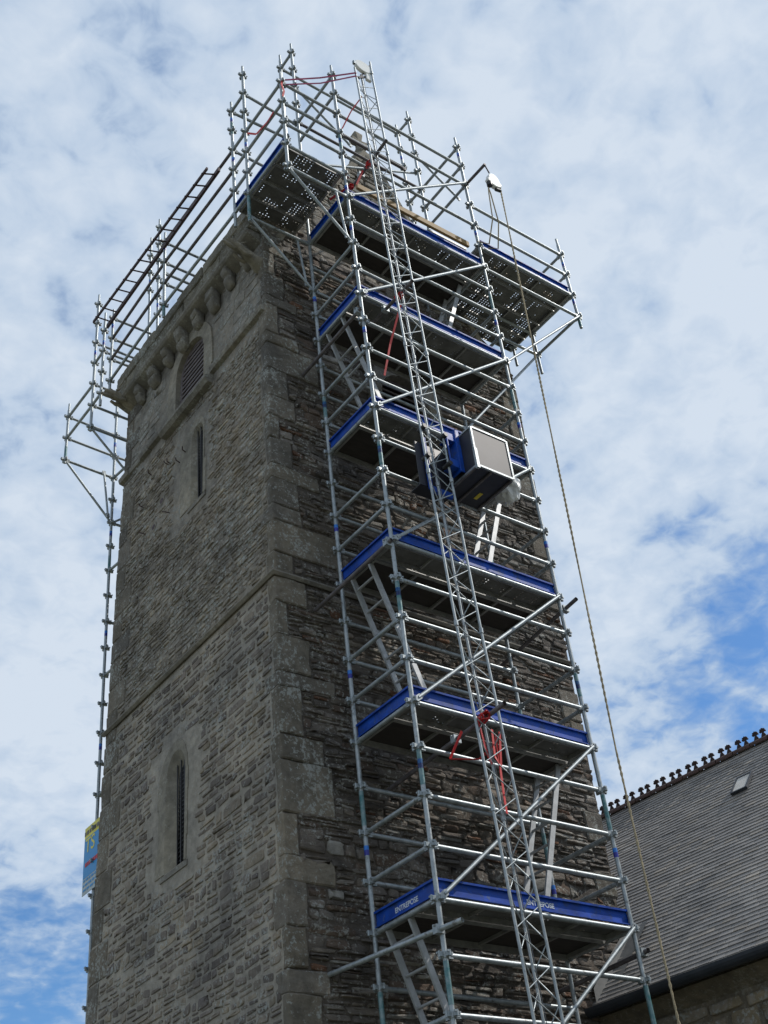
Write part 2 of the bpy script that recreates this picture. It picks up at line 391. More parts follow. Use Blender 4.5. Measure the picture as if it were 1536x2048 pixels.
# mortar skin of the tower, with real openings on the left face
def arch_pts(ya, yb, zb, zs, pointed=0.0, n=9):
    """outline (y,z) from lower a side up over the arch to lower b side"""
    yc, r = (ya + yb) / 2, (yb - ya) / 2
    pts = [(ya, zb), (ya, zs)]
    for i in range(1, n):
        t = PI - PI * i / n
        pts.append((yc + r * math.cos(t), zs + r * (1 + pointed) * math.sin(t)))
    return pts + [(yb, zs), (yb, zb)]
BEL = arch_pts(3.00, 3.87, 12.30, 13.06)
LA1 = arch_pts(3.02, 3.36, 10.22, 11.42, .1)
LA2 = arch_pts(3.35, 3.83, 5.17, 6.30, .35)
BELF = [(1.25, 10.3), (1.25, 11.6)] + [(1.68 + .43 * math.cos(PI - PI * i / 9), 11.6 + .43 * math.sin(PI * i / 9)) for i in range(1, 9)] + [(2.11, 11.6), (2.11, 10.3)]
def skin(name, outer, holes, to3d, material, parent):
    bm = bmesh.new()
    for loop in [outer] + holes:
        vs = [bm.verts.new(to3d(*p)) for p in loop]
        for i in range(len(vs)): bm.edges.new((vs[i], vs[(i + 1) % len(vs)]))
    bmesh.ops.triangle_fill(bm, edges=bm.edges[:], use_beauty=True)
    me = bpy.data.meshes.new(name); bm.to_mesh(me); bm.free(); return link(name, me, material, parent)
def L3(y, z): return (x0(z), y, z)
skin('wall', [(Y0 + .002, 7.80), (Y0 + .002, -1.6), (y1(-1.6), -1.6), (y1(7.8), 7.80)], [LA2], L3, M['mortar_left'], tower)
skin('wall', [(Y0 + .002, 7.804), (y1(7.8), 7.804), (y1(13.9), 13.9), (Y0 + .002, 13.9)], [LA1, BEL], L3, M['mortar_up'], tower)
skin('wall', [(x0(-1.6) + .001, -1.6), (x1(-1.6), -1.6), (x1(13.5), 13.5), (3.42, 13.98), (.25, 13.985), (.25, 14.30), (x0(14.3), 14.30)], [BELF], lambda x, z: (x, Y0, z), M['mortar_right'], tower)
mb = MB()   # back, right side and top
mb.add([(x1(-1.6), Y0, -1.6), (x1(-1.6), y1(-1.6), -1.6), (x1(13.5), y1(13.5), 13.5), (x1(13.5), Y0, 13.5)], [(0, 1, 2, 3)])
mb.add([(x0(-1.6), y1(-1.6), -1.6), (x1(-1.6), y1(-1.6), -1.6), (x1(13.5), y1(13.5), 13.5), (x0(13.5), y1(13.5), 13.5)], [(0, 1, 2, 3)])
mb.add([(x0(13.9), Y0, 13.49), (x1(13.5), Y0, 13.49), (x1(13.5), y1(13.5), 13.49), (x0(13.9), y1(13.5), 13.49)], [(0, 1, 2, 3)])
mb.box((x0(14), Y0 + .004, 13.45), (.246, Y0 + .32, 14.296))
mb.build('wall', M['mortar_right'], tower)

# rubble faces
rq = random.Random(5)
QR = []   # near-corner quoins: z0, z1, length on right face, length on left face
zq = 1.4
pat = [(.44, .24, .20), (.52, .85, .12), (.26, .45, .22), (.50, .30, .14), (.22, .60, .24), (.40, .36, .10), (.48, .20, .18), (.30, .52, .14)]
i = 0
while zq < 13.9:
    hgt, lr_, ll_ = pat[i % 8]; hgt *= rq.uniform(.8, 1.15)
    if 7.55 < zq + hgt < 8.0: hgt = 7.78 - zq if zq < 7.6 else hgt
    QR.append((zq, min(zq + hgt, 14.28), lr_ * rq.uniform(.6, 1.25), ll_ * rq.uniform(.6, 1.2))); zq += hgt; i += 1
RQ = []; zq = 4.6; i = 0      # right-hand corner quoins on the dark face
while zq < 13.1:
    hgt = rq.uniform(.28, .5); RQ.append((zq, zq + hgt, 0 if rq.random() < .62 else rq.uniform(.2, .42))); zq += hgt; i += 1
LQ = []; zq = 1.4; i = 0      # far left corner
while zq < 13.5:
    hgt = rq.uniform(.3, .5); LQ.append((zq, zq + hgt, (.5 if i % 2 else .27) * rq.uniform(.8, 1.2))); zq += hgt; i += 1
def q_at(Q, z, k, pad=.0):
    for q in Q:
        if q[0] <= z < q[1]: return q[k] + pad
    return pad
def rstart(z): return x0(z) + q_at(QR, z, 2, .012)
def rend(z): return x1(z) - q_at(RQ, z, 2, .01) + random.Random(int(z * 50)).uniform(-.05, .03)
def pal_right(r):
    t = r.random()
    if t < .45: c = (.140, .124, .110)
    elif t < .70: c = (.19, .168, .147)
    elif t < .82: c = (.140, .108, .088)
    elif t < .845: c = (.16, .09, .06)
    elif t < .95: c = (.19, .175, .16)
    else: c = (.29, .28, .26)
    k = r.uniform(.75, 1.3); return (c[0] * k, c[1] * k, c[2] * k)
def skip_r(u, z, hu, hz):
    if 7.74 < z < 7.90: return True
    if 1.0 < u < 2.36 and 10.1 < z < 12.2: return True
    if z > 13.5 and u > 3.4: return True
    if z > 13.93 and u > .2: return True
    return False
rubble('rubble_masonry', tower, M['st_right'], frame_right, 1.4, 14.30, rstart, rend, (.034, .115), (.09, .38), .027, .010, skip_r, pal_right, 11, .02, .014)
def warm(c): return (c[0] * 1.07, c[1] * 1.0, c[2] * .91)
def pal_left(r):
    t = r.random()
    if t < .45: c = (.168, .156, .148)
    elif t < .70: c = (.205, .190, .172)
    elif t < .85: c = (.132, .123, .122)
    else: c = (.24, .22, .188)
    k = r.uniform(.85, 1.2); return (c[0] * k, c[1] * k, c[2] * k)
def pal_left_up(r):
    t = r.random()
    if t < .5: c = (.178, .166, .150)
    elif t < .8: c = (.210, .197, .176)
    else: c = (.248, .232, .202)
    k = r.uniform(.85, 1.18); return (c[0] * k, c[1] * k, c[2] * k)
def lstart(z): return Y0 + q_at(QR, z, 3, .012)
def lend(z): return y1(z) - q_at(LQ, z, 2, .01)
def skip_l(u, z, hu, hz):
    if 7.74 < z < 7.90: return True
    if 4.98 < z < 6.75 and 3.12 - hu < u < 4.12 + hu: return True
    if z > 6.4 and z < 6.95 and abs(u - 3.62) < .3: return True
    if 10.0 < z < 11.9 and 2.88 - hu < u < 3.86 + hu: return True
    if math.hypot(u - 4.27, z - 10.95) < .11 + hu * .5 or math.hypot(u - 4.5, z - 10.62) < .12 + hu * .5: return True
    return False
rubble('rubble_masonry', tower, M['st_low'], frame_left, 1.4, 7.78, lstart, lend, (.055, .125), (.10, .30), .012, .028, skip_l, lambda r: warm(pal_left(r)), 21, .015, .004)
rubble('rubble_masonry', tower, M['st_left'], frame_left, 7.88, 12.10, lstart, lend, (.045, .085), (.08, .22), .015, .015, skip_l, lambda r: warm(pal_left_up(r)), 22, .012, .006)
def skip_t(u, z, hu, hz):
    return 2.80 - hu < u < 4.10 + hu and z < 13.72
rubble('ashlar_masonry', tower, M['st_left'], frame_left, 12.42, 13.85, lstart, lend, (.16, .30), (.25, .6), .010, .012, skip_t, lambda r: shade_of(r, (.20, .188, .165), .88, 1.1), 23, .0, .003)

def blockmesh(name, boxes_, pal, parent, mats, bev=.012, seed=1, jit=.008):
    """each entry (min,max) becomes its own dressed stone object"""
    r = random.Random(seed)
    for (a, b) in boxes_:
        mb = MB(); mb.box(a, b); me = mb.mesh(name, bev)
        bm = bmesh.new(); bm.from_mesh(me); bmesh.ops.subdivide_edges(bm, edges=[e for e in bm.edges if e.calc_length() > .09], cuts=5, use_grid_fill=True)
        off = Vector((r.uniform(0, 50), r.uniform(0, 50), 0))
        for v in bm.verts: v.co += noise.noise_vector(v.co * 4 + off) * jit * 1.3 + noise.noise_vector(v.co * 16 + off) * jit * .8
        bm.to_mesh(me); bm.free()
        col = me.attributes.new('Col', 'FLOAT_COLOR', 'POINT'); c = pal(r)
        for d in col.data: d.color = (*c, 1)
        link(name, me, mats, parent)
def pal_q(r):
    k = r.uniform(.75, 1.2); c = r.choice([(.155, .138, .112), (.135, .122, .104), (.17, .15, .12)]); return tuple(v * k for v in c)
blockmesh('quoin', [((x0(a) - .009, Y0 - .026, a + .003), (x0(a) + lr_, Y0 + ll_, b - .004)) for a, b, lr_, ll_ in QR], pal_q, tower, M['ashlar'], .014, 3, .012)
blockmesh('quoin', [((x1(a) - ln, Y0 - .032, a + .006), (x1(a) + .015, Y0 + .3, b - .006)) for a, b, ln in RQ if ln > 0], pal_q, tower, M['ashlar'], .016, 4)
blockmesh('quoin', [((x0(a) - .010, y1(a) - ln, a + .006), (x0(a) + .3, y1(a) + .010, b - .006)) for a, b, ln in LQ], pal_q, tower, M['ashlar'], .014, 6)

# string courses
def strip(pts_profile, axis, a, b, fn): pass
mb = MB()
xa, zc = x0(7.8), 7.83
mb.prism([(xa - .06, Y0 - .07, zc - .04), (xa - .06, Y0 - .07, zc + .01), (xa, Y0 - .0, zc + .07), (xa, Y0 + .01, zc - .09)], (0, 0, 0.0001)) if False else None
def course(mb, zc, d, hgt):
    """sloped weathering round the two visible faces"""
    xl, xr, yf, yb = x0(zc), x1(zc), Y0, y1(zc)
    prof = [(0.02, -hgt), (d * .55, -hgt), (d, -hgt * .45), (d, -hgt * .1), (0.0, hgt * .9)]
    ring = []
    for dd, dz in prof:
        ring.append([(xl - dd, yb + dd * .6, zc + dz), (xl - dd, yf - dd, zc + dz), (xr + dd, yf - dd, zc + dz), (xr + dd, yb, zc + dz)])
    vs = [p for r in ring for p in r]; fs = []
    for i in range(len(prof) - 1):
        for j in range(3): fs.append((i * 4 + j, i * 4 + j + 1, (i + 1) * 4 + j + 1, (i + 1) * 4 + j))
    mb.add(vs, fs)
mb = MB(); course(mb, 7.83, .065, .05); mb.build('string_course', M['ashlar_plain'], tower)
rl = random.Random(9)
def ledge(ya, yb, z, d=.085, hgt=.10):
    y = ya; mb = MB()
    while y < yb:
        ln = rl.uniform(.25, .55); e = min(y + ln, yb); dj = d * (1 if rl.random() < .75 else rl.uniform(.35, .7)); xz = x0(z)
        zj = z + rl.uniform(-.012, .012)
        mb.prism([(xz + .02, y, zj - hgt), (xz - dj * .8, y, zj - hgt * .8), (xz - dj, y, zj - .03), (xz - dj, y, zj + .0), (xz + .02, y, zj + .05)], (0, e - y - .008, 0)); y = e
    return mb
ledge(1.30, 2.76, 12.33).build('upper_ledge', M['ashlar_plain'], tower)
ledge(4.22, 5.68, 12.33).build('upper_ledge', M['ashlar_plain'], tower)
mb = MB(); xz = x0(12.2)
mb.prism([(xz + .1, 2.74, 12.04), (xz - .10, 2.74, 12.06), (xz - .15, 2.74, 12.12), (xz - .15, 2.74, 12.17), (xz + .1, 2.74, 12.32)], (0, 1.44, 0))
mb.build('window_sill', M['ashlar_plain'], tower)

def surround(name, inner, th, proud, depth, to3, inward, material, parent, jitter=0, seed=0, sides=(1, 1), splay=1.0):
    """voussoirs and jambs: ring between the opening outline and an offset outline, with reveals"""
    r = random.Random(seed); n = len(inner); cu = sum(p[0] for p in inner) / n
    outer = []
    zs = inner[1][1]; yc = (inner[0][0] + inner[-1][0]) / 2; half = abs(inner[-1][0] - inner[0][0]) / 2
    for i, (u, z) in enumerate(inner):
        if i in (0, 1): outer.append((u - th * sides[0], z))
        elif i in (n - 2, n - 1): outer.append((u + th * sides[1], z))
        else:
            d = Vector((u - yc, z - zs)); d.normalize(); outer.append((u + d.x * th * (sides[0] if d.x < 0 else sides[1]), z + d.y * th))
    # split the straight jambs into blocks
    def seg(a, b, k): return [(a[0] + (b[0] - a[0]) * t / k, a[1] + (b[1] - a[1]) * t / k) for t in range(k)]
    kj = 4
    I = seg(inner[0], inner[1], kj) + inner[1:-1] + seg(inner[-2], inner[-1], kj)[1:] + [inner[-1]]
    O = seg(outer[0], outer[1], kj) + outer[1:-1] + seg(outer[-2], outer[-1], kj)[1:] + [outer[-1]]
    mb = MB()
    for i in range(len(I) - 1):
        j = r.uniform(-.1, .25) * th * jitter if i < kj or i >= len(I) - 1 - kj else 0
        sgn = -1 if i < len(I) / 2 else 1
        a, b, c, d = I[i], I[i + 1], O[i + 1], O[i]
        c = (c[0] + sgn * j, c[1]); d = (d[0] + sgn * j, d[1]); g = .004
        lo = [to3(*a, proud), to3(*b, proud), to3(*c, proud), to3(*d, proud)]
        ul = yc
        sp = lambda p: (ul + (p[0] - ul) * splay, zs + (p[1] - zs) * (splay if p[1] > zs else 1))
        hi = [to3(*sp(a), -depth), to3(*sp(b), -depth), to3(*c, -.02), to3(*d, -.02)]
        P = [Vector(p) for p in lo + hi]; cen = sum(P, Vector()) / 8
        P = [cen + (p - cen) * (.992 if splay == 1 else .999) for p in P]
        mb.add(P, [(0, 1, 2, 3), (0, 4, 5, 1), (3, 2, 6, 7), (0, 3, 7, 4), (1, 5, 6, 2), (4, 7, 6, 5)])
    # arch and jambs must close the reveal
    mb2 = mb; return mb2.build(name, material, parent)
def toL(u, z, d): return (x0(z) - d, u, z)
def toR(u, z, d): return (u, Y0 - d, z)
# belfry window with slats
bel = empty('belfry_window', (x0(12.8), 3.43, 12.3)); bel.parent = tower; bel.matrix_parent_inverse = Matrix.Translation(tower.location).inverted()
surround('surround', BEL, .24, .03, .16, toL, 1, M['ashlar_light'], bel, .3, 1)
mb = MB(); 
for i in range(14):
    z = 12.33 + i * .090; hw = .42
    if z > 13.06: hw = math.sqrt(max(0, .43 ** 2 - (z - 13.06) ** 2)) - .01
    if hw < .05: continue
    mb.prism([(x0(z) + .055, 3.435 - hw, z - .012), (x0(z) + .067, 3.435 - hw, z - .018), (x0(z) + .20, 3.435 - hw, z + .105), (x0(z) + .185, 3.435 - hw, z + .115), (x0(z) + .055, 3.435 - hw, z + .014)], (0, 2 * hw, 0))
mb.build('louvre', M['louvre'], bel)
mb = MB(); pl = [Vector(toL(u, z, -.05)) for u, z in BEL]; cen = Vector(toL(3.435, 12.9, -.05))
for i in range(len(pl) - 1):
    a, b = pl[i], pl[i + 1]; a2, b2 = a + (cen - a).normalized() * .05, b + (cen - b).normalized() * .05
    mb.add([a, b, b2, a2, a + Vector((.05, 0, 0)), b + Vector((.05, 0, 0)), b2 + Vector((.05, 0, 0)), a2 + Vector((.05, 0, 0))], [(0, 1, 2, 3), (3, 2, 6, 7), (0, 4, 5, 1)])
mb.build('window_frame', M['louvre'], bel)
mb = MB(); mb.box((x0(13) + .26, 2.9, 12.2), (x0(13) + .30, 4.0, 13.6)); mb.build('pane', M['dark'], bel)  # near-black sheet behind the slats paints the unlit belfry interior, no glass
# lancets
def lancet(outline, depth, th, zlo, seed, glass_mat, left_wide, splay):
    e = empty('lancet_window', (x0(zlo), 3.4, zlo)); e.parent = tower; e.matrix_parent_inverse = Matrix.Translation(tower.location).inverted()
    surround('surround', outline, th, .010, depth, toL, 1, M['ashlar_light'], e, 1.2, seed, left_wide, splay)
    ys = [p[0] for p in outline]; zs_ = [p[1] for p in outline]
    mb = MB(); mb.box((x0(zlo) + depth + .02, min(ys) - .02, min(zs_) - .02), (x0(zlo) + depth + .06, max(ys) + .02, max(zs_) + .02)); mb.build('pane', glass_mat, e)
    mb = MB(); z = min(zs_)
    while z < max(zs_):
        mb.box((x0(z) + depth - .005, min(ys), z), (x0(z) + depth + .006, max(ys), z + .012)); z += .055
    y = min(ys) + .05
    while y < max(ys):
        mb.box((x0(zlo) + depth - .02, y, min(zs_)), (x0(zlo) + depth - .008, y + .014, max(zs_))); y += .09
    mb.build('grille', M['black'], e)
    mb = MB(); xz = x0(zlo)
    mb.prism([(xz + depth + .02, min(ys) - .08, zlo - .10), (xz - .016, min(ys) - .08, zlo - .08), (xz - .016, min(ys) - .08, zlo - .02), (xz + depth + .02, min(ys) - .08, zlo + .06)], (0, max(ys) - min(ys) + .16, 0))
    mb.build('sill', M['ashlar_plain'], e)
lancet(LA1, .075, .13, 10.22, 2, M['dark'], (.35, 2.3), .55)
lancet(LA2, .10, .14, 5.17, 3, M['dark'], (.35, 1.3), .45)
bf = empty('belfry_window', (1.68, Y0, 10.3)); bf.parent = tower; bf.matrix_parent_inverse = Matrix.Translation(tower.location).inverted()
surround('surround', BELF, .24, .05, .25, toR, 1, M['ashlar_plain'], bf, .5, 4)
mb = MB()
for i in range(16):
    z = 10.33 + i * .11; hw = .42 if z < 11.6 else math.sqrt(max(0, .43 ** 2 - (z - 11.6) ** 2)) - .01
    if hw < .05: continue
    mb.prism([(1.68 - hw, Y0 + .06, z), (1.68 - hw, Y0 + .08, z - .012), (1.68 - hw, Y0 + .2, z + .09), (1.68 - hw, Y0 + .18, z + .1)], (2 * hw, 0, 0))
mb.build('louvre', M['louvre'], bf)
mb = MB(); mb.box((1.1, Y0 + .26, 10.2), (2.3, Y0 + .30, 12.2)); mb.build('pane', M['dark'], bf)  # near-black backing sheet, painted for the unlit space behind these slats
# iron hooks and putlog holes on the left face
rh = random.Random(4)
for (y, z) in [(3.73, 11.28), (3.55, 11.34), (4.08, 11.50), (4.02, 11.47), (4.65, 11.71), (4.86, 11.23), (3.99, 10.54), (4.75, 10.66), (4.5, 10.60)][:8]:
    mb = MB(); xz = x0(z); dy = rh.uniform(-.08, .08)
    mb.path([(xz + .02, y, z), (xz - .07, y + dy * .4, z + .01), (xz - .09, y + dy, z + .035)], .009, 6); mb.build('iron_hook', M['brown_iron'], tower)
for (y, z) in [(4.27, 10.95), (4.50, 10.62)]:
    mb = MB(); xz = x0(z); ring = []
    for s_, d_ in ((1.0, .008), (.62, -.0), (.5, .005)):
        ring.append([(xz - d_, y + math.cos(t) * .10 * s_ * (1 + .15 * math.sin(3 * t)), z + math.sin(t) * .085 * s_) for t in (2 * PI * i / 12 for i in range(12))])
    vs = ring[0] + ring[1]; mb.add(vs, [(i, (i + 1) % 12, 12 + (i + 1) % 12, 12 + i) for i in range(12)])
    mb.build('putlog_hole', M['mortar_up'], tower)
    mb = MB(); mb.add([(xz - .004, p[1], p[2]) for p in ring[2]], [tuple(range(12))]); mb.build('putlog_hole', M['brown_iron'], tower)  # flat dark disc on the wall paints the shade inside the hole

# corbel table and parapet on the left face
XP = -.84
for i, y in enumerate([1.66, 2.14, 2.62, 3.10, 3.58, 4.06, 4.54, 5.02]):
    mb = MB(); x = x0(13.6); prof = [(.0, 13.47), (.05, 13.47), (.11, 13.50), (.155, 13.56), (.165, 13.63), (.15, 13.66), (.19, 13.69), (.21, 13.74), (.21, 13.86), (0, 13.86)]
    r = random.Random(i + 50); wd = .19 + r.uniform(-.05, .03); zj = r.uniform(-.035, .05)
    mb.prism([(x - d * r.uniform(.80, .98), y - wd / 2, z + (zj if z < 13.8 else 0)) for d, z in prof], (0, wd, 0))
    me = mb.mesh('corbel', .02); bm = bmesh.new(); bm.from_mesh(me)
    bmesh.ops.subdivide_edges(bm, edges=[e for e in bm.edges if e.calc_length() > .05], cuts=3, use_grid_fill=True)
    for v in bm.verts: v.co += noise.noise_vector(v.co * 7 + Vector((i * 3.1, 0, 0))) * .022 + noise.noise_vector(v.co * 20) * .010
    bm.to_mesh(me); bm.free(); me.polygons.foreach_set('use_smooth', [True] * len(me.polygons)); link('corbel', me, M['ashlar_plain'], tower)
mb = MB(); mb.prism([(x0(13.8), 1.36, 13.74), (XP + .03, 1.36, 13.84), (XP, 1.36, 13.88), (XP, 1.36, 13.93), (x0(13.8), 1.36, 13.93)], (0, 4.27, 0)); mb.build('parapet_moulding', M['ashlar_plain'], tower, .006)
rp = random.Random(31)
def parapet_stones():
    boxes_ = []; y = 1.33
    while y < 5.6:
        ln = rp.uniform(.4, .7); e = min(y + ln, 5.63)
        boxes_.append(((XP + .015, y, 13.935), (XP + .34, e - .006, 14.16)))
        y = e
    y = 1.33
    while y < 5.6:
        ln = rp.uniform(.45, .8); e = min(y + ln, 5.63)
        boxes_.append(((XP - .005 + rp.uniform(0, .015), y, 14.164), (XP + .36, e - .006, 14.40 + rp.uniform(-.02, .02))))
        y = e
    blockmesh('parapet_stone', boxes_, lambda r: shade_of(r, (.19, .175, .14), .75, 1.15), tower, M['ashlar'], .018, 8, .012)
parapet_stones()

# gable of the saddleback roof with a cross finial
def gable():
    ap = (1.67, 17.45); L_, R_ = (x0(13.9) + .28, 13.90), (3.50, 13.72)
    mb = MB(); mb.prism([(L_[0], Y0 + .04, L_[1]), (ap[0], Y0 + .04, ap[1]), (R_[0], Y0 + .04, R_[1])], (0, .32, 0)); mb.build('gable_wall', M['nave_stone'], tower)
    def gs(z): t = (z - L_[1]) / (ap[1] - L_[1]); return L_[0] + (ap[0] - L_[0]) * t
    def ge(z): t = (z - R_[1]) / (ap[1] - R_[1]); return R_[0] + (ap[0] - R_[0]) * t
    rubble('rubble_masonry', tower, M['st_left'], lambda u, z, d: np.stack([u, Y0 + .04 - d, z], 1), 13.97, 17.3, gs, ge, (.08, .16), (.14, .35), .025, .015,
           lambda *a: False, lambda r: shade_of(r, (.24, .215, .18), .8, 1.2), 41, .0, .01)
    for (A, B, k) in ((L_, ap, 9), (R_, ap, 10)):
        for i in range(k):
            t0, t1 = i / k, (i + 1) / k - .004
            p = Vector((A[0] + (B[0] - A[0]) * t0, 0, A[1] + (B[1] - A[1]) * t0)); q = Vector((A[0] + (B[0] - A[0]) * t1, 0, A[1] + (B[1] - A[1]) * t1))
            d = (q - p).normalized(); nrm = Vector((-d.z, 0, d.x)); nrm = nrm if nrm.z > 0 else -nrm
            mb = MB(); mb.prism([p - nrm * .03 + Vector((0, Y0 - .03, 0)), q - nrm * .03 + Vector((0, Y0 - .03, 0)), q + nrm * .09 + Vector((0, Y0 - .03, 0)), p + nrm * .09 + Vector((0, Y0 - .03, 0))], (0, .44, 0))
            mb.build('coping_stone', M['ashlar_light'], tower, .014)
    # slated roof behind the gable
    mb = MB(); n_ = 30
    for side, A in ((-1, L_), (1, R_)):
        for i in range(n_):
            t0, t1 = i / n_, (i + 1) / n_
            xa, za = A[0] + (ap[0] - A[0]) * t0, A[1] + (ap[1] - A[1]) * t0 - .1; xb, zb = A[0] + (ap[0] - A[0]) * t1, A[1] + (ap[1] - A[1]) * t1 - .1
            mb.add([(xa + side * .02, Y0 + .37, za), (xa + side * .02, 5.3, za), (xb, 5.3, zb), (xb, Y0 + .37, zb)], [(0, 1, 2, 3)])
    o = mb.build('roof', simple('roof_slate', (.07, .075, .08), (.13, .13, .14), 7, 0, .7, .3), tower)
    # finial: moulded base, shaft and splayed cross
    c = empty('cross_finial', (ap[0], Y0 + .2, 17.3)); c.parent = tower; c.matrix_parent_inverse = Matrix.Translation(tower.location).inverted()
    mb = MB(); cx, cy = ap[0], Y0 + .18
    prof = [(.20, 17.22), (.23, 17.30), (.21, 17.42), (.14, 17.52), (.10, 17.60), (.11, 17.66), (.08, 17.72), (.065, 17.80)]
    n_ = 12; vs = [(cx + r * math.cos(2 * PI * j / n_), cy + r * math.sin(2 * PI * j / n_), z) for r, z in prof for j in range(n_)]
    mb.add(vs, [(i * n_ + j, i * n_ + (j + 1) % n_, (i + 1) * n_ + (j + 1) % n_, (i + 1) * n_ + j) for i in range(len(prof) - 1) for j in range(n_)], True)
    mb.build('finial_base', M['ashlar_light'], c)
    mb = MB(); a = .05; z = 17.97
    cross = [(-.045, 17.75), (.045, 17.75), (.04, z - .06), (.17, z - .09), (.17, z + .07), (.05, z + .04), (.09, z + .25), (-.09, z + .25), (-.05, z + .04), (-.17, z + .07), (-.17, z - .09), (-.04, z - .06)]
    mb.prism([(cx + p[0], cy - .05, p[1]) for p in cross], (0, .11, 0)); mb.build('cross', M['ashlar_light'], c, .012)
gable()

# gargoyles
def gargoyle(root, tip, seed, s=1.0):
    r = random.Random(seed); root, tip = Vector(root), Vector(tip); d = (tip - root); Lg = d.length; d.normalize()
    side = d.cross(Vector((0, 0, 1))).normalized(); upv = side.cross(d)
    mb = MB(); prof = [(-.25, .17, .16), (0, .16, .15), (.16, .125, .13), (.36, .10, .105), (.5, .085, .085), (.62, .105, .10), (.76, .10, .095), (.88, .075, .065), (1.0, .05, .04)]
    n = 12; vs = []
    for t, a, b in prof:
        for j in range(n):
            th = 2 * PI * j / n; k = 1 + r.uniform(-.13, .13)
            vs.append(root + d * (Lg * t) + side * (math.cos(th) * a * s * k) + upv * (math.sin(th) * b * s * k))
    K = len(prof); mb.add(vs, [(i * n + j, i * n + (j + 1) % n, (i + 1) * n + (j + 1) % n, (i + 1) * n + j) for i in range(K - 1) for j in range(n)] , True)
    mb.add(vs[-n:], [tuple(range(n))])
    body = mb
    g = body.build('gargoyle', M['ashlar_light'], tower)
    mb = MB()   # ears, brow, lower jaw, forelegs
    for sg in (-1, 1):
        e = root + d * Lg * .66 + side * (.06 * s * sg) + upv * (.09 * s); mb.tube(e, e + upv * .085 * s - d * .05 + side * .03 * sg, .03 * s, 6, True, .008)
        f = root + d * Lg * .30 + side * (.09 * s * sg) - upv * (.07 * s); mb.path([f, f + d * .1 - upv * .07 * s, f + d * .2 - upv * .04 * s], [.045 * s, .038 * s, .03 * s], 8)
        b_ = root + d * Lg * .84 + side * (.05 * s * sg) + upv * (.055 * s); mb.tube(b_ - d * .03, b_ + d * .03, .022 * s, 6)
    j0 = root + d * Lg * .72 - upv * .07 * s; mb.path([j0, j0 + d * .1 - upv * .03, j0 + d * .19 - upv * .035], [.05 * s, .045 * s, .025 * s], 8)
    link('head_and_limbs', mb.mesh('head_and_limbs'), [M['ashlar_light']], g)
    g.children[0].matrix_parent_inverse = Matrix.Identity(4)
    return g
gargoyle((-.62, 1.42, 13.30), (-1.14, 1.40, 13.52), 1, .78)
gargoyle((-.60, 5.46, 13.84), (-1.10, 5.48, 13.95), 2, .8)

# ------------------------------------------------------------ nave with slate roof
nave = empty('church_nave', (6.6, 0, -1.6), 'long church nave with a grey slate roof and crested terracotta ridge beside the tower', 'church')
EX, EZ, RX, RZ = 3.12, 3.28, 6.58, 6.86
def slates():
    r = random.Random(2); mb_v = []; mb_f = []; cols = []
    dx, dz = RX - EX, RZ - EZ; Ls = math.hypot(dx, dz); ux, uz = dx / Ls, dz / Ls; nx, nz = -uz, ux
    g = .080; rows = int(Ls / g)
    for i in range(rows + 1):
        s0 = i * g - .02; s1 = s0 + g * 1.9
        y = -6.5 + (i % 2) * .09 + r.uniform(-.02, .02); sj = r.uniform(-.002, .002)
        while y < 6.0:
            wd = .18 + r.uniform(-.012, .012)
            if EX + ux * s0 < 4.15 and y > 1.75: break
            a = .017 + r.uniform(-.001, .003); b = .001; jj = r.uniform(-.003, .003) + sj
            if r.random() < .008: jj -= .02
            sk = r.uniform(-.0015, .0015)
            def P(s_, yy, h): return (EX + ux * s_ + nx * h, yy, EZ + uz * s_ + nz * h)
            v0 = len(mb_v); e = y + wd - .005
            top = min(s1, Ls)
            mb_v += [P(s0 + jj + sk, y, a), P(s0 + jj - sk, e, a), P(top, e, b), P(top, y, b), P(s0 + jj + sk, y, a - .009), P(s0 + jj - sk, e, a - .009)]
            mb_f += [(v0, v0 + 1, v0 + 2, v0 + 3), (v0 + 4, v0 + 5, v0 + 1, v0), (v0 + 4, v0, v0 + 3), (v0 + 5, v0 + 2, v0 + 1)]
            k = r.uniform(.82, 1.15); c = (.27 * k, .255 * k, .24 * k) if r.random() < .85 else (.31 * k, .28 * k, .245 * k)
            cols += [c] * 6; y += wd
    me = bpy.data.meshes.new('slate_roof'); me.from_pydata(mb_v, [], mb_f)
    col = me.attributes.new('Col', 'FLOAT_COLOR', 'POINT'); col.data.foreach_set('color', np.array([(*c, 1) for c in cols], np.float32).ravel())
    return link('slate_roof', me, M['slate'], nave)
slates()
mb = MB()
ux, uz = (RX - EX), (RZ - EZ)
mb.add([(EX + .02, -6.5, EZ - .02), (EX + .02, 1.78, EZ - .02), (RX, 1.78, RZ - .03), (RX, -6.5, RZ - .03)], [(0, 1, 2, 3)])
mb.add([(4.12, 1.78, EZ + .98), (4.12, 6, EZ + .98), (RX, 6, RZ - .03), (RX, 1.78, RZ - .03)], [(0, 1, 2, 3)])
mb.add([(RX + 3.4, -6.5, EZ), (RX + 3.4, 6, EZ), (RX, 6, RZ - .03), (RX, -6.5, RZ - .03)], [(0, 1, 2, 3)])
mb.build('roof_boarding', M['zinc'], nave)
mb = MB(); mb.box((3.42, -6.5, -1.6), (9.7, 1.78, 3.10)); mb.build('wall', M['nave_stone'], nave)
rubble('rubble_masonry', nave, M['st_left'], lambda u, z, d: np.stack([3.42 - d, u, z], 1), 1.2, 3.05, lambda z: -6.4, lambda z: 1.74, (.12, .3), (.2, .55), .03, .03,
       lambda *a: False, lambda r: shade_of(r, r.choice([(.17, .14, .10), (.19, .17, .14), (.24, .20, .14)]), .7, 1.2), 61, .01, .01)
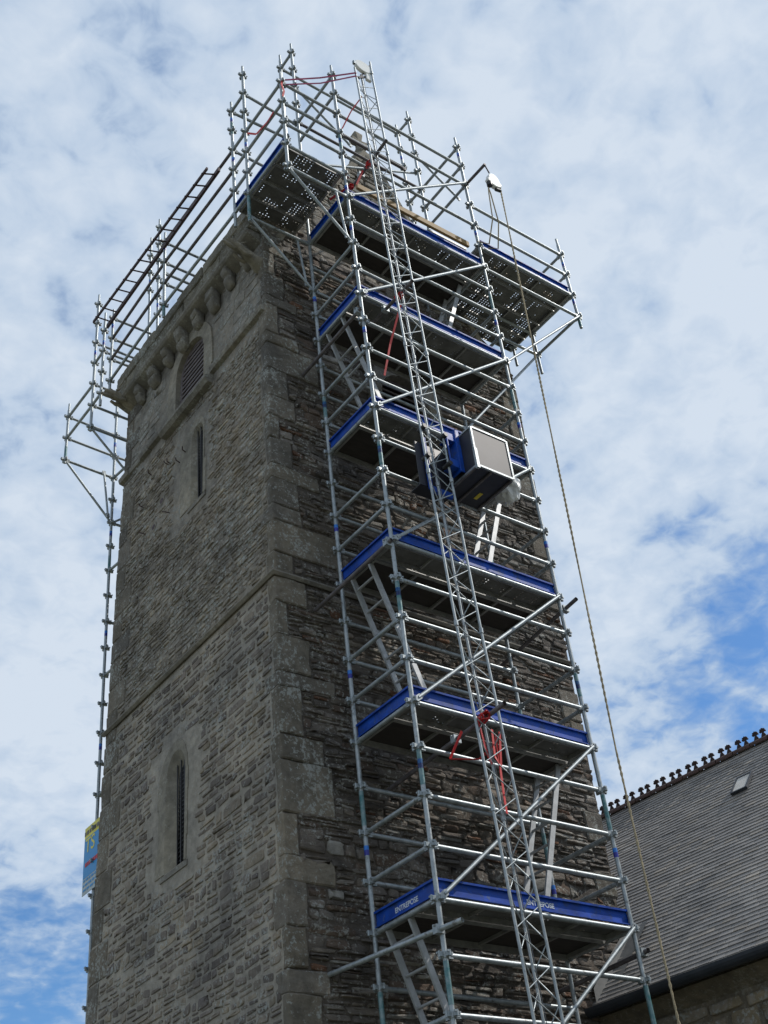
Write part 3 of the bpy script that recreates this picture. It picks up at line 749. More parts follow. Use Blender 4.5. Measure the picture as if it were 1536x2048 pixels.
mb = MB(); mb.prism([(3.425, -6.5, 3.06), (3.20, -6.5, 3.20), (3.42, -6.5, 3.42)], (0, 8.26, 0)); mb.build('eaves_cornice', M['nave_stone'], nave)
mb = MB(); pr = []
for i in range(9): t = PI + PI * i / 8; pr.append((3.06 + .085 * math.cos(t), -6.5, 3.27 + .085 * math.sin(t)))
pr += [(3.06 + .07, -6.5, 3.27)] + [(3.06 + .073 * math.cos(PI + PI * (8 - i) / 8), -6.5, 3.272 + .073 * math.sin(PI + PI * (8 - i) / 8)) for i in range(9)]
vs = pr + [(p[0], 1.62, p[2]) for p in pr]; n_ = len(pr)
mb.add(vs, [(i, i + 1, n_ + i + 1, n_ + i) for i in range(n_ - 1)]); mb.build('gutter', M['zinc'], nave)
# skylight
mb = MB(); sdx, sdz = ux / math.hypot(ux, uz), uz / math.hypot(ux, uz); nrm = Vector((-sdz, 0, sdx)); sl = Vector((sdx, 0, sdz))
skc = Vector((5.80, .56, 0)); skc.z = EZ + (skc.x - EX) * uz / ux
sk = empty('skylight', skc); sk.parent = nave; sk.matrix_parent_inverse = Matrix.Translation(nave.location).inverted()
P_ = lambda a, b, h: skc + sl * a + Vector((0, b, 0)) + nrm * h
mb.add([P_(-.17, -.10, .05), P_(-.17, .10, .05), P_(.17, .10, .05), P_(.17, -.10, .05)], [(0, 1, 2, 3)]); mb.build('pane', simple('pale_zinc_sheet', (.60, .57, .52), (.72, .69, .64), 5, 0, .6), sk)
mb = MB()
for a, b in (((-.185, -.115), (-.185, .115)), ((-.185, .115), (.185, .115)), ((.185, .115), (.185, -.115)), ((.185, -.115), (-.185, -.115))):
    mb.bar(P_(*a, .04), P_(*b, .04), .04, .022, nrm)
mb.build('window_frame', M['zinc'], sk)
# ridge tiles with pairs of small crests
def crest_mesh(red):
    mb = MB(); Lt = .285
    n_ = 8; pr = [(math.cos(PI * i / n_) * .085, math.sin(PI * i / n_) * .085) for i in range(n_ + 1)]
    vs = [(x, 0, z) for x, z in pr] + [(x, Lt - .006, z) for x, z in pr]
    mb.add(vs, [(i, i + 1, n_ + 2 + i, n_ + 1 + i) for i in range(n_)], True)
    mb.tube((0, -.004, .075), (0, Lt - .004, .075), .02, 8)
    return mb
def crest(y, mb):
    mb.tube((0, y, .08), (0, y, .15), .028, 8, True, .016)
    mb.tube((0, y - .035, .085), (0, y - .012, .135), .012, 6); mb.tube((0, y + .035, .085), (0, y + .012, .135), .012, 6)
    for t in range(5):
        a = PI * (t / 4.0) ; c = (0, y + math.cos(a) * .036, .168 + math.sin(a) * .034); mb.tube((-.012, c[1], c[2]), (.012, c[1], c[2]), .014, 8)
    mb.tube((-.012, y, .172), (.012, y, .172), .024, 8)
me_a = crest_mesh(0); me_a = me_a.mesh('ridge_tile'); me_a.materials.append(M['terracotta_red'])
mc = MB(); crest(0, mc); me_c = mc.mesh('crest'); me_c.materials.append(M['terracotta'])
y = 5.6; i = 0
while y > -3.2:
    o = bpy.data.objects.new('ridge_tile', me_a); C.objects.link(o); o.parent = nave
    o.location = Vector((RX, y - .285, RZ - .03)) - nave.location
    if i not in (20, 21):
        for dy in (.08, .20):
            c_ = bpy.data.objects.new('crest', me_c); C.objects.link(c_); c_.parent = o; c_.location = (0, dy, 0)
    y -= .29; i += 1
# lead flashing where the roof meets the tower
mb = MB()
fl = [(3.15, 3.45), (3.55, 3.86), (3.95, 4.30)]
mb.add([(3.10, 1.235, 3.32), (3.95, 1.235, 4.23), (3.95, 1.235, 4.34), (3.50, 1.235, 3.92), (3.10, 1.235, 3.50)], [(0, 1, 2, 3, 4)])
mb.add([(3.10, 1.235, 3.33), (3.95, 1.235, 4.24), (3.98, 1.02, 4.27), (3.13, 1.02, 3.35)], [(0, 1, 2, 3)])
mb.build('lead_flashing', simple('lead_sheet', (.13, .13, .125), (.20, .195, .185), 6, .1, .7), tower)
nave.location.x += .07; nave.rotation_euler.z = math.radians(5.6)

# ------------------------------------------------------------ scaffold pieces
TR = .0245
def coupling_mesh():
    mb = MB(); mb.tube((0, 0, -.026), (0, 0, .026), .034, 10)
    for a in range(4):
        c, s_ = math.cos(a * PI / 2), math.sin(a * PI / 2); R_ = Matrix.Rotation(a * PI / 2, 3, 'Z')
        mb.box((.030, -.022, -.018), (.066, .022, .022), R_)
        mb.tube(R_ @ Vector((.066, 0, -.022)), R_ @ Vector((.066, 0, .03)), .012, 6)
        mb.box((.058, -.03, .012), (.074, -.012, .028), R_)
    return mb.mesh('coupling')
COUP = coupling_mesh(); COUP.materials.append(M['galv'])
def standard(parent, x, y, za, zb, ks, bands=(), teals=(), spigot=True, top_pins=True):
    """upright: steel with painted bands; couplings are its sub-parts"""
    mb = MB(); cuts = sorted([(z, z + .055, 1) for z in bands] + [(z + .055, z + .10, 2) for z in bands] + [(a, b, 3) for a, b in teals])
    z = za
    for a, b, mi in cuts:
        if a < za or b > zb: continue
        if a > z: mb.m = 0; mb.tube((x, y, z), (x, y, a), TR)
        mb.m = mi; mb.tube((x, y, a), (x, y, b), TR + .0012); z = b
    mb.m = 0; mb.tube((x, y, z), (x, y, zb), TR)
    if spigot:
        mb.tube((x, y, zb), (x, y, zb + .16), .019)
    o = mb.build('standard', [M['galv'], M['band_dark'], M['band_light'], M['teal']], parent)
    for k in ks:
        c = bpy.data.objects.new('coupling', COUP); C.objects.link(c); c.parent = o
        c.matrix_parent_inverse = Matrix.Identity(4); c.location = (x, y, ZK(k)) ; c.rotation_euler = (0, 0, (k * 37 % 7 - 3) * .03)
    return o
def fix_parent_inverse(o): pass
def ledger(parent, p, q, name='ledger', m_='galv', r=TR, ends=True):
    p, q = Vector(p), Vector(q); d = (q - p).normalized()
    mb = MB(); a, b = p + d * .05, q - d * .05; mb.tube(a, b, r)
    if ends:
        mb.box((-.028, -.018, -.03), (.028, .018, .03), d.to_track_quat('X', 'Z').to_matrix(), a); mb.box((-.028, -.018, -.03), (.028, .018, .03), d.to_track_quat('X', 'Z').to_matrix(), b)
    return mb.build(name, M[m_], parent)
def brace(parent, p, q, name='brace', m_='galv', r=.021):
    mb = MB(); p, q = Vector(p), Vector(q); d = (q - p).normalized()
    mb.tube(p, q, r); s_ = d.to_track_quat('X', 'Z').to_matrix()
    for c in (p, q): mb.box((-.04, -.012, -.03), (.04, .012, .03), s_, c)
    return mb.build(name, M[m_], parent)
def plank_deck(parent, xa, xb, ya, yb, z, name='steel_deck', n=1):
    out_ = []
    wd = (yb - ya) / n
    for i in range(n):
        a, b = ya + i * wd + .006, ya + (i + 1) * wd - .006
        mb = MB(); mb.add([(xa, a + .002, z), (xb, a + .002, z), (xb, b - .002, z), (xa, b - .002, z)], [(0, 1, 2, 3)]); mb.m = 1
        mb.box((xa, a, z - .055), (xb, a + .012, z + .004)); mb.box((xa, b - .012, z - .055), (xb, b, z + .004))
        mb.box((xa, a + .012, z - .05), (xa + .03, b - .012, z - .002)); mb.box((xb - .03, a + .012, z - .05), (xb, b - .012, z - .002))
        k = int((xb - xa) / .6)
        for j in range(1, k): 
            xx = xa + (xb - xa) * j / k; mb.box((xx - .012, a + .012, z - .03), (xx + .012, b - .012, z - .002))
        out_.append(mb.build(name, [M['perf'], M['alu_dull']], parent))
    return out_
def hatch_deck(parent, xa, xb, ya, yb, z):
    mb = MB(); mb.box((xa, ya + .03, z - .014), (xb, yb - .03, z)); d = mb.build('plywood_deck', M['ply'], parent)
    mb = MB()
    mb.box((xa, ya, z - .075), (xb, ya + .028, z + .004)); mb.box((xa, yb - .028, z - .075), (xb, yb, z + .004))
    for x in (xa, xb - .03): mb.box((x, ya + .03, z - .06), (x + .03, yb - .03, z - .016))
    for t in (.26, .5, .76):
        x = xa + (xb - xa) * t; mb.box((x - .016, ya + .03, z - .045), (x + .016, yb - .03, z - .016))
    f = mb.build('deck_frame', M['alu_dull'], d); return d
def toe_board(parent, p, q, z, outward, h_=.15):
    """pressed steel board from p to q (xy), lips turned outward"""
    p, q = Vector((*p, 0)), Vector((*q, 0)); o = Vector((*outward, 0)); e = .003
    prof = [(0, 0), (.032, -.004), (.032, .006), (.004, .012), (.004, h_ - .014), (.032, h_ - .02), (.034, h_), (0, h_)]
    mb = MB(); mb.prism([p + o * a + Vector((0, 0, z + b)) for a, b in prof], q - p)
    return mb.build('toe_board', M['blue'], parent)

A, B_, C_, D_ = (0, 0), (0, .985), (2.51, 0), (2.51, .985)
E_, F_, G_ = (-.99, 0), (-1.0, 1.0), (-1.0, 1.38)
I_, J_, K_ = (4.49, 0), (4.49, .985), (4.42, 1.40)
H_, N_ = (0, 1.33), (2.50, 1.31)
scaf = empty('scaffold_tower', (0, 0, -1.6), 'tall galvanised steel scaffold with blue toe boards rising in front of the dark tower face', 'scaffold', None)
rs_ = random.Random(77)
def bands_for(z_list): return z_list
standard(scaf, *A, -1.6, ZK(26) + .12, range(-2, 27), [ZK(k) + .27 for k in (-6, 2, 6, 10, 14, 18, 22)] + [ZK(20) + .15], [(ZK(-1) - .42, ZK(-1) - .05), (ZK(3) - .4, ZK(3) - .03), (ZK(7) - .42, ZK(7) - .05), (ZK(11) - .42, ZK(11) - .06), (ZK(23) - .38, ZK(23) - .05)])
standard(scaf, *B_, -1.6, ZK(30) + .12, [k for k in range(-1, 19)] + [26, 27, 28, 29, 30], [ZK(k) + .27 for k in (1, 5, 9, 13, 17)], [(ZK(3) - .42, ZK(3) - .05), (ZK(-1) - .42, ZK(-1) - .04), (ZK(14) - .4, ZK(14) - .05)])
standard(scaf, *C_, -1.6, ZK(26) + .12, range(-1, 27), [ZK(k) + .25 for k in (1, 5, 9, 13, 17, 21, 25)], [(ZK(-1) - .45, ZK(-1) - .05), (ZK(3) - .45, ZK(3) - .05), (ZK(6) - .35, ZK(6) - .05), (ZK(15) - .4, ZK(15) - .05), (ZK(19) - .4, ZK(19) - .1)])
standard(scaf, *D_, -1.6, ZK(30) + .12, [3, 6, 7, 10, 13, 14, 25, 26, 27, 28, 29, 30], [ZK(1) + .2, ZK(5) + .2], [(ZK(2) + .05, ZK(2) + .4), (ZK(6) - .3, ZK(6) - .05), (ZK(10), ZK(10) + .35)])
standard(scaf, *E_, ZK(20) - .07, ZK(24) + .1, range(20, 25), [], [])
standard(scaf, *F_, ZK(20) - .10, ZK(27) + .1, range(21, 28), [ZK(23) + .12], [(ZK(20) - .08, ZK(21) - .05)])
standard(scaf, *G_, ZK(21) - .32, ZK(26) + .1, range(22, 27), [ZK(25) + .22, ZK(23) + .2], [(ZK(25) - .1, ZK(25) + .2)])
standard(scaf, *I_, ZK(20) - .25, ZK(23) + .25, range(20, 24), [ZK(20) + .3, ZK(22) + .2], [(ZK(20) - .22, ZK(20) + .0)])
standard(scaf, *J_, ZK(20) - .42, ZK(22) + .1, (20, 21), [], [])
standard(scaf, *K_, ZK(21) - .42, ZK(22) + .1, (21,), [], [])
standard(scaf, *H_, 13.5, ZK(30) + .25, (26, 27, 28, 29, 30), [], [])
standard(scaf, *N_, 13.5, ZK(30) + .1, (25, 26, 27, 28, 29, 30), [ZK(28) + .2, ZK(26) + .3], [])
# couplings are placed in world coordinates under standards that sit at the origin
def v3(p, k, dz=0): return (p[0], p[1], ZK(k) + dz)
for k in range(-4, 21):
    if k in (-3,): continue
    ledger(scaf, v3(A, k), v3(C_, k))
for k in list(range(-3, 0)) + [1, 2, 3, 5, 6, 7, 9, 10, 11, 13, 14, 15, 17, 18, 19]:
    ledger(scaf, v3(B_, k), v3(D_, k))
for k in (-3, -2, 0, 1, 2, 4, 5, 6, 8, 9, 10, 12, 13, 14, 16, 17, 18, 20):
    ledger(scaf, v3(A, k), v3(B_, k)); 
for k in (-2, 0, 1, 2, 4, 5, 6, 8, 9, 10, 12, 13, 14, 16, 17, 18, 20):
    ledger(scaf, v3(C_, k), v3(D_, k))
for k in (22, 24, 25): ledger(scaf, v3(A, k), v3(C_, k), 'guard_rail')
ledger(scaf, v3(A, 23), v3((1.25, 0), 23), 'guard_rail', 'steel_brown_backlit')
for k in (22, 23, 24): ledger(scaf, v3(E_, k), v3(A, k), 'guard_rail'); ledger(scaf, v3(E_, k), v3(F_, k), 'guard_rail')
for k in (20, 21): ledger(scaf, v3(E_, k), v3(A, k)); ledger(scaf, v3(C_, k), v3(I_, k))
for k in (21,): ledger(scaf, v3(E_, k), v3(F_, k)); ledger(scaf, v3(F_, k), v3(G_, k)); ledger(scaf, v3(C_, k), v3(D_, k)); ledger(scaf, v3(I_, k), v3(J_, k))
ledger(scaf, v3(F_, 20), v3(B_, 20)); ledger(scaf, v3(I_, 20), v3(J_, 20)); ledger(scaf, v3(D_, 20), v3(J_, 20)); ledger(scaf, v3(D_, 21), v3(J_, 21))
for k in (22, 23): ledger(scaf, v3(C_, k), v3(I_, k), 'guard_rail'); ledger(scaf, v3(I_, k), v3(J_, k), 'guard_rail')
for k in (22, 23, 24, 26): ledger(scaf, v3(F_, k), v3(G_, k), 'guard_rail')
for k in (26, 25): ledger(scaf, v3(A, k), v3(B_, k), 'guard_rail'); ledger(scaf, v3(C_, k), v3(D_, k), 'guard_rail')
ledger(scaf, v3(C_, 24), v3(D_, 24), 'guard_rail')
ledger(scaf, v3(B_, 30), v3(H_, 30), 'guard_rail'); ledger(scaf, v3(D_, 30), v3(N_, 30), 'guard_rail'); ledger(scaf, v3(D_, 26), v3(N_, 26), 'guard_rail')
for k in (30, 28): ledger(scaf, v3(H_, k), v3(N_, k), 'guard_rail')
for k in (26,): ledger(scaf, v3(B_, k), v3(D_, k), 'guard_rail', 'steel_brown_backlit')
ledger(scaf, v3(G_, 26), v3(H_, 26), 'guard_rail'); ledger(scaf, v3(F_, 26), (0, 1.02, ZK(26) - .02), 'guard_rail')
ledger(scaf, v3(G_, 24), (-.2, 1.38, ZK(24)), 'guard_rail')
brace(scaf, v3(B_, 28), (1.05, 1.0, ZK(26) + .2)); brace(scaf, v3(D_, 28), (3.4, .985, ZK(26) + .35))
for k in (-4, 0, 4, 8, 12, 16, 20):
    brace(scaf, (A[0] + .04, -.05, ZK(k) + .03), (C_[0] - .03, -.05, ZK(k + 4)))
brace(scaf, (B_[0] + .0, 1.03, ZK(24)), (N_[0], 1.03, ZK(27)), 'brace')
# cantilever brackets
def bracket(p, q, kt, kb, side):
    brace(scaf, (p[0], p[1], ZK(kt)), (q[0], q[1], ZK(kb)), 'bracket_brace')
    t = .80; a = Vector((p[0] + (q[0] - p[0]) * t, p[1], ZK(kt))); t2 = .90; b = Vector((p[0] + (q[0] - p[0]) * t2, p[1], ZK(kt) + (ZK(kb) - ZK(kt)) * t2))
    brace(scaf, a, b, 'bracket_strut', 'galv', .018)
bracket(E_, A, 20, 18, 1); bracket(F_, B_, 20, 18, 1)
brace(scaf, (I_[0], -.04, ZK(20)), (C_[0] + .02, -.04, ZK(16)), 'bracket_brace'); brace(scaf, (J_[0], J_[1], ZK(20)), (D_[0], D_[1], ZK(15)), 'bracket_brace')

# decks
for k in (-4, 0, 4, 8, 12, 16, 20):
    z = ZK(k) + .045
    plank_deck(scaf, .03, 2.48, .035, .345, z)
    hatch_deck(scaf, .03, 2.48, .36, .955, z)
plank_deck(scaf, -.96, -.03, .03, 1.34, ZK(21) + .045, 'steel_deck', 4)
plank_deck(scaf, 2.54, 4.46, .03, 1.50, ZK(21) + .045, 'steel_deck', 4)
plank_deck(scaf, 1.75, 2.50, 1.05, 1.50, ZK(21) + .045, 'steel_deck', 1)
mb = MB()
for y in (1.55, 1.68, 1.8): mb.tube((2.0, y, ZK(21)), (4.3, y, ZK(21)), .02)
boards = []
for k in (-4, 0, 4, 8, 12, 16, 20):
    z = ZK(k) + .05
    boards.append(toe_board(scaf, (.03, .028), (2.50, .028), z, (0, -1)))
    boards.append(toe_board(scaf, (.028, .03), (.028, .97), z, (-1, 0)))
toe_board(scaf, (-.965, .03), (-.965, 1.40), ZK(21) + .05, (-1, 0))
toe_board(scaf, (2.54, .028), (4.46, .028), ZK(21) + .05, (0, -1))
# maker's name on two boards
def lettering(txt, size, origin, xdir, ydir, parent):
    cu = bpy.data.curves.new('lettering', 'FONT'); cu.body = txt; cu.size = size; cu.extrude = .0008; cu.offset = .0015
    o = bpy.data.objects.new('tmp', cu); C.objects.link(o); dg = bpy.context.evaluated_depsgraph_get()
    me = bpy.data.meshes.new_from_object(o.evaluated_get(dg)); bpy.data.objects.remove(o)
    me.name = 'lettering'; xd, yd = Vector(xdir), Vector(ydir); zd = xd.cross(yd); me.materials.clear()
    for v in me.vertices: v.co = Vector(origin) + xd * v.co.x + yd * v.co.y + zd * v.co.z
    return link('lettering', me, M['lettering'], parent)
l1 = lettering('ENTREPOSE', .068, (1.12, .021, ZK(0) + .095), (1, 0, 0), (0, 0, 1), boards[2]); l1.parent = boards[2]
l2 = lettering('ENTREPOSE', .068, (.021, .66, ZK(0) + .09), (0, -1, 0), (0, 0, 1), boards[3])
for o_ in (l1, l2): o_.matrix_parent_inverse = Matrix.Identity(4)

# ------------------------------------------------------------ rear scaffold, its cantilever and the long rails along the left parapet
rear = empty('rear_scaffold', (0, 7.15, -1.6), 'slender galvanised scaffold standing behind the left edge of the tower with rails along the parapet', 'scaffold')
RA, RB, RE, RF, RG, RP, RM, RH = (-.12, 7.17), (0, 6.18), (-1.05, 7.12), (-1.03, 6.14), (-1.03, 5.80), (-1.03, 5.45), (-1.05, 3.50), (0, 5.83)
def rstandard(p, za, zb, ks, bands=(), teals=()): return standard(rear, p[0], p[1], za, zb, ks, bands, teals)
rstandard(RA, -1.6, ZK(24) + .1, [k for k in range(2, 24)], [ZK(k) + .22 for k in (5, 9, 13, 17, 21)], [(ZK(16), ZK(16) + .3)])
rstandard(RB, -1.6, ZK(30) + .4, (28, 29, 30), [ZK(28) + .2], [])
rstandard(RE, ZK(20) - .07, ZK(22) + .15, (20, 21, 22), [], [(ZK(20) + .05, ZK(20) + .3)])
rstandard(RF, ZK(20) - .08, ZK(26) + .1, range(20, 27), [ZK(23) + .2], [])
rstandard(RG, ZK(21) - .28, ZK(24) + .3, (21, 22, 23, 24), [ZK(23) + .15], [])
rstandard(RP, ZK(21) - .25, ZK(24) + .06, (21, 22, 23, 24), [ZK(23) + .25], [])
rstandard(RM, ZK(21) - .28, ZK(24) + .08, (21, 22, 23, 24), [ZK(24) - .2], [(ZK(21) - .26, ZK(21) + .02)])
rstandard(RH, 13.5, ZK(31) + .1, (25, 26, 27, 28, 29, 30, 31), [ZK(26) + .2], [])
for k in (22, 23): ledger(rear, v3(G_, k), v3(RM, k), 'guard_rail', 'steel_brown_backlit'); ledger(rear, v3(RM, k), v3(RP, k), 'guard_rail', 'steel_brown_backlit')
ledger(rear, v3(G_, 24), v3(RM, 24), 'guard_rail', 'steel_brown_backlit')
ledger(rear, v3(G_, 21), v3(RM, 21)); ledger(rear, v3(RM, 21), v3(RP, 21))
for k in (22, 23, 24): ledger(rear, v3(RP, k), (0.0, RP[1], ZK(k)), 'guard_rail'); ledger(rear, v3(RM, k), (0.0, RM[1], ZK(k)), 'guard_rail')
ledger(rear, v3(RM, 22, .25), (0, RM[1], ZK(22) + .25), 'guard_rail')
ledger(rear, v3(RG, 23), (0, RG[1], ZK(23)), 'guard_rail'); ledger(rear, v3(RF, 24), (0, RF[1], ZK(24)), 'guard_rail')
for k in (20, 21, 22): ledger(rear, v3(RE, k), v3(RA, k))
for k in (20, 21, 22): ledger(rear, v3(RF, k), v3(RB, k))
for k in (21, 22): ledger(rear, v3(RE, k), v3(RF, k), 'guard_rail')
ledger(rear, v3(RF, 23), v3(RG, 23)); ledger(rear, v3(RF, 21), v3(RG, 21))
for k in (6, 10, 14, 18, 21, 22): ledger(rear, v3(RA, k), (2.4, RA[1], ZK(k)))
for k in (12, 16, 20, 8, 4): ledger(rear, v3(RA, k), v3(RB, k))
def rbrack(p, q, kt, kb):
    brace(rear, (p[0], p[1], ZK(kt)), (q[0], q[1], ZK(kb)), 'bracket_brace', 'galv', .02); t, t2 = .78, .9
    brace(rear, (p[0] + (q[0] - p[0]) * t, p[1], ZK(kt)), (p[0] + (q[0] - p[0]) * t2, p[1], ZK(kt) + (ZK(kb) - ZK(kt)) * t2), 'bracket_strut', 'galv', .018)
rbrack(RE, RA, 20, 18); rbrack(RF, RB, 20, 18)
brace(rear, (RA[0], RA[1], ZK(18)), (1.6, RA[1], ZK(21)), 'brace'); 
plank_deck(rear, 0.0, 2.4, RB[1], RA[1] - .05, ZK(20) + .045, 'steel_deck', 3)
for k in (4, 8, 12, 16): plank_deck(rear, 0.03, 2.4, RB[1] + .03, RA[1] - .05, ZK(k) + .045, 'steel_deck', 1)

# tie tubes
ties = [
 ((.03, -.26, 3.40), (-.35, 1.28, 3.35), 'loose galvanised tie tube sticking out below the lowest deck at the left', 'galv'),
 ((-.05, -.06, 7.63), (-.19, 1.27, 7.44), 'brown scaffold tie tube reaching the wall under the third blue corner from below', 'steel_brown_backlit'),
 ((-.03, -.02, 11.37), (-.10, 1.27, 11.22), 'brown scaffold tie tube reaching the wall under the second highest blue corner', 'steel_brown_backlit'),
 ((.48, -.80, 5.37), (.55, 1.26, 5.34), 'steel tie tube holding the mast, wrapped with the big red strap', 'steel_brown_backlit'),
 ((.40, -.60, 11.58), (.40, .32, 11.60), 'steel tie tube behind the mast with a small red strap at mid height', 'steel_brown_backlit'),
 ((.28, -.68, 14.40), (.32, .30, 14.38), 'steel tie tube across the mast below the stone cross, red straps on it', 'steel_brown_backlit'),
 ((2.58, -.22, 7.56), (2.60, 1.27, 7.41), 'brown tie tube sticking out past the right edge of the scaffold towards the rope', 'steel_brown_backlit'),
 ((2.58, -.08, 3.45), (2.60, 1.27, 3.43), 'short dark tie tube at the right standard above the nave gutter', 'steel_brown_backlit')]
for p, q, lb, mm in ties:
    mb = MB(); p, q = Vector(p), Vector(q); d = (q - p).normalized(); mb.tube(p, q, .0245, 12, False); mb.tube(p + d * .001, q - d * .001, .020, 12, False)
    o = mb.build('tie_tube', M[mm]); tag(o, lb, 'scaffold tube', 'loose tie tubes clamped to the scaffold')
    cx = Vector((p.x, 0, p.z)) if abs(p.x) < .2 or p.x > 2 else p + d * .8
    cc = MB(); t = min(max((0 - p.y) / (q.y - p.y), .05), .9); ctr = p + (q - p) * t; cc.box((-.045, -.03, -.04), (.045, .03, .04), None, ctr); cc.tube(ctr + Vector((-.06, 0, .03)), ctr + Vector((.06, 0, .03)), .01, 6)
    link('clamp', cc.mesh('clamp'), M['galv'], o).matrix_parent_inverse = Matrix.Identity(4)

# ------------------------------------------------------------ lattice hoist mast
mast = empty('hoist_mast', (.7, -.3, -1.6), 'slim triangular lattice hoist mast leaning up the scaffold face to above the roof', 'mast')
MX = [(-1.6, .56), (2.5, .454), (4.5, .379), (6.6, .285), (9.0, .228), (13.0, .125), (16.3, .042)]
MY = -.50
def mx_(z):
    for (a, xa), (b, xb) in zip(MX, MX[1:]):
        if z <= b: return xa + (xb - xa) * (z - a) / (b - a)
    return MX[-1][1]
zs_ = [-1.6 + 2.0 * i for i in range(9)] + [16.4]
for off, ztop, yo in (((0, MY), 16.27, 0), ((.335, MY), 16.70, 0), ((.235, MY + .13), 16.35, 0)):
    mb = MB(); pts = [(mx_(z) + off[0], off[1], z) for z in np.linspace(-1.6, ztop, 40)]; mb.path(pts, .0150, 8)
    for z in zs_: mb.tube((mx_(z) + off[0], off[1], z - .03), (mx_(z) + off[0], off[1], z + .03), .023, 8)
    mb.build('mast_tube', M['galv'], mast)
def lace(o1, o2, ph):
    mb = MB(); z = 1.0 + ph; pts = []; i = 0
    while z < 16.15:
        o = o1 if i % 2 == 0 else o2; pts.append((mx_(z) + o[0], o[1], z - .015)); pts.append((mx_(z) + o[0], o[1], z + .015)); z += .26; i += 1
    for a, b in zip(pts, pts[1:]): mb.tube(a, b, .0065, 6, False)
    mb.build('lacing', M['galv'], mast)
lace((0, MY), (.235, MY + .13), 0); lace((.335, MY), (.235, MY + .13), .13); lace((0.0, MY), (.335, MY), .20)
for o_, nm in (((.15, MY + .06), 0), ((.20, MY + .06), 1)):
    mb = MB(); mb.path([(mx_(z) + o_[0], o_[1], z) for z in np.linspace(-1.0, 16.3, 20)], .0035, 5)
    o = mb.build('hoist_cable', M['wire']); tag(o, ('thin steel hoist cable running up inside the lattice mast, left one of two' if nm == 0 else 'thin steel hoist cable running up inside the lattice mast, right one of two'), 'cable')
# pulley head on the mast
ph = empty('mast_pulley', (.24, -.46, 16.42), 'white round pulley head mounted on the very top of the lattice mast', 'pulley')
mb = MB(); mb.prism([(.22 + .0, -.42, 16.62)] if False else [(.33 + .155 * math.cos(t) * (1.1 if math.cos(t) > 0 else 1), -.40, 16.70 + .135 * math.sin(t)) for t in (2 * PI * i / 20 for i in range(20))], (0, .06, 0)); mb.build('wheel_cover', M['white'], ph, .01)
mb = MB(); mb.box((.37, -.39, 16.42), (.47, -.34, 16.62)); mb.build('second_cover', M['white'], ph, .01)
mb = MB(); mb.bar((.24, -.36, 16.34), (.50, -.36, 16.92), .022, .016); mb.bar((.22, -.36, 16.36), (.44, -.36, 16.56), .035, .02); mb.build('bracket', M['black'], ph)

DP = Vector((-.10, -.10, -.24))
for c_ in ph.children:
    for v in c_.data.vertices: v.co += DP
# hoist carriage with box
car = empty('hoist_carriage', (.75, -.45, 8.5), 'hoist carriage with blue frame carrying an open metal framed box on the lattice mast', 'hoist')
XA, XB, YA, YB, ZA, ZB = .77, 1.32, -.76, -.10, 8.52, 9.10
def frame_box(mb, xa, xb, ya, yb, za, zb, t=.025):
    for x in (xa, xb):
        for y in (ya, yb): mb.box((x - t / 2, y - t / 2, za), (x + t / 2, y + t / 2, zb))
    for z in (za, zb):
        for y in (ya, yb): mb.box((xa + t / 2, y - t / 2, z - t / 2), (xb - t / 2, y + t / 2, z + t / 2))
        for x in (xa, xb): mb.box((x - t / 2, ya + t / 2, z - t / 2), (x + t / 2, yb - t / 2, z + t / 2))
mb = MB(); frame_box(mb, XA, XB, YA, YB, ZA, ZB); mb.box((XA - .022, YA - .025, ZA - .05), (XA + .02, YA + .01, ZA + .24))
mb.build('box_frame', M['galv'], car)
mb = MB(); mb.box((XA + .018, YA - .004, ZA + .018), (XB - .018, YA + .004, ZB - .018)); mb.build('front_panel', M['panel'], car)
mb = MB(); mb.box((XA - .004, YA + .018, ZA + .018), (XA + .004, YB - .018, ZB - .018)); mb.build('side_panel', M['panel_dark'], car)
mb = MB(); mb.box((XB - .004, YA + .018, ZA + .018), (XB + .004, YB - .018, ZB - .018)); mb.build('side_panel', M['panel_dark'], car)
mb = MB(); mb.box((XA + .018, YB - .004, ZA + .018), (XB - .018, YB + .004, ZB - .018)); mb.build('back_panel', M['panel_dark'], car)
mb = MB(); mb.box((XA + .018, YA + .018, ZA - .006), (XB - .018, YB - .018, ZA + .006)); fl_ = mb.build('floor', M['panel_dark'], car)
mb = MB()
for x in (XA + .0, XA + .22, XB - .02): mb.box((x - .012, YA + .02, ZA - .03), (x + .012, YB - .02, ZA - .008))
mb.build('floor_rail', M['steel_brown_backlit'], car)
mb = MB(); mb.box((XB - .20, YA + .38, ZA - .0105), (XB - .15, YA + .50, ZA - .0075)); mb.build('sticker', M['yellow'], car)
mb = MB()
for z in (8.60, 9.00): mb.box((.575, -.545, z), (.70, -.53, z + .11)); mb.box((.575, -.53, z), (.70, -.40, z + .012))
mb.box((.70, -.56, 8.55), (.715, -.40, 9.19)); mb.box((.715, -.56, 8.55), (.765, -.545, 9.19))
mb.box((.575, -.545, 8.71), (.592, -.53, 9.0)); mb.box((.40, -.33, 8.35), (.44, -.29, 9.12)); mb.box((.40, -.36, 8.28), (.70, -.32, 8.36))
mb.build('carriage_frame', M['blue'], car, .003)
mb = MB(); mb.box((.30, -.28, 8.40), (.765, -.268, 9.05)); mb.box((.30, -.27, 8.40), (.765, -.10, 8.412)); mb.build('back_plate', M['panel_dark'], car)
mb = MB()
for (x, z) in ((.56, 8.62), (.56, 9.05), (.25, 8.62), (.25, 9.05)): mb.tube((x, -.56, z), (x, -.44, z), .03, 12)
mb.build('guide_roller', M['black'], car)
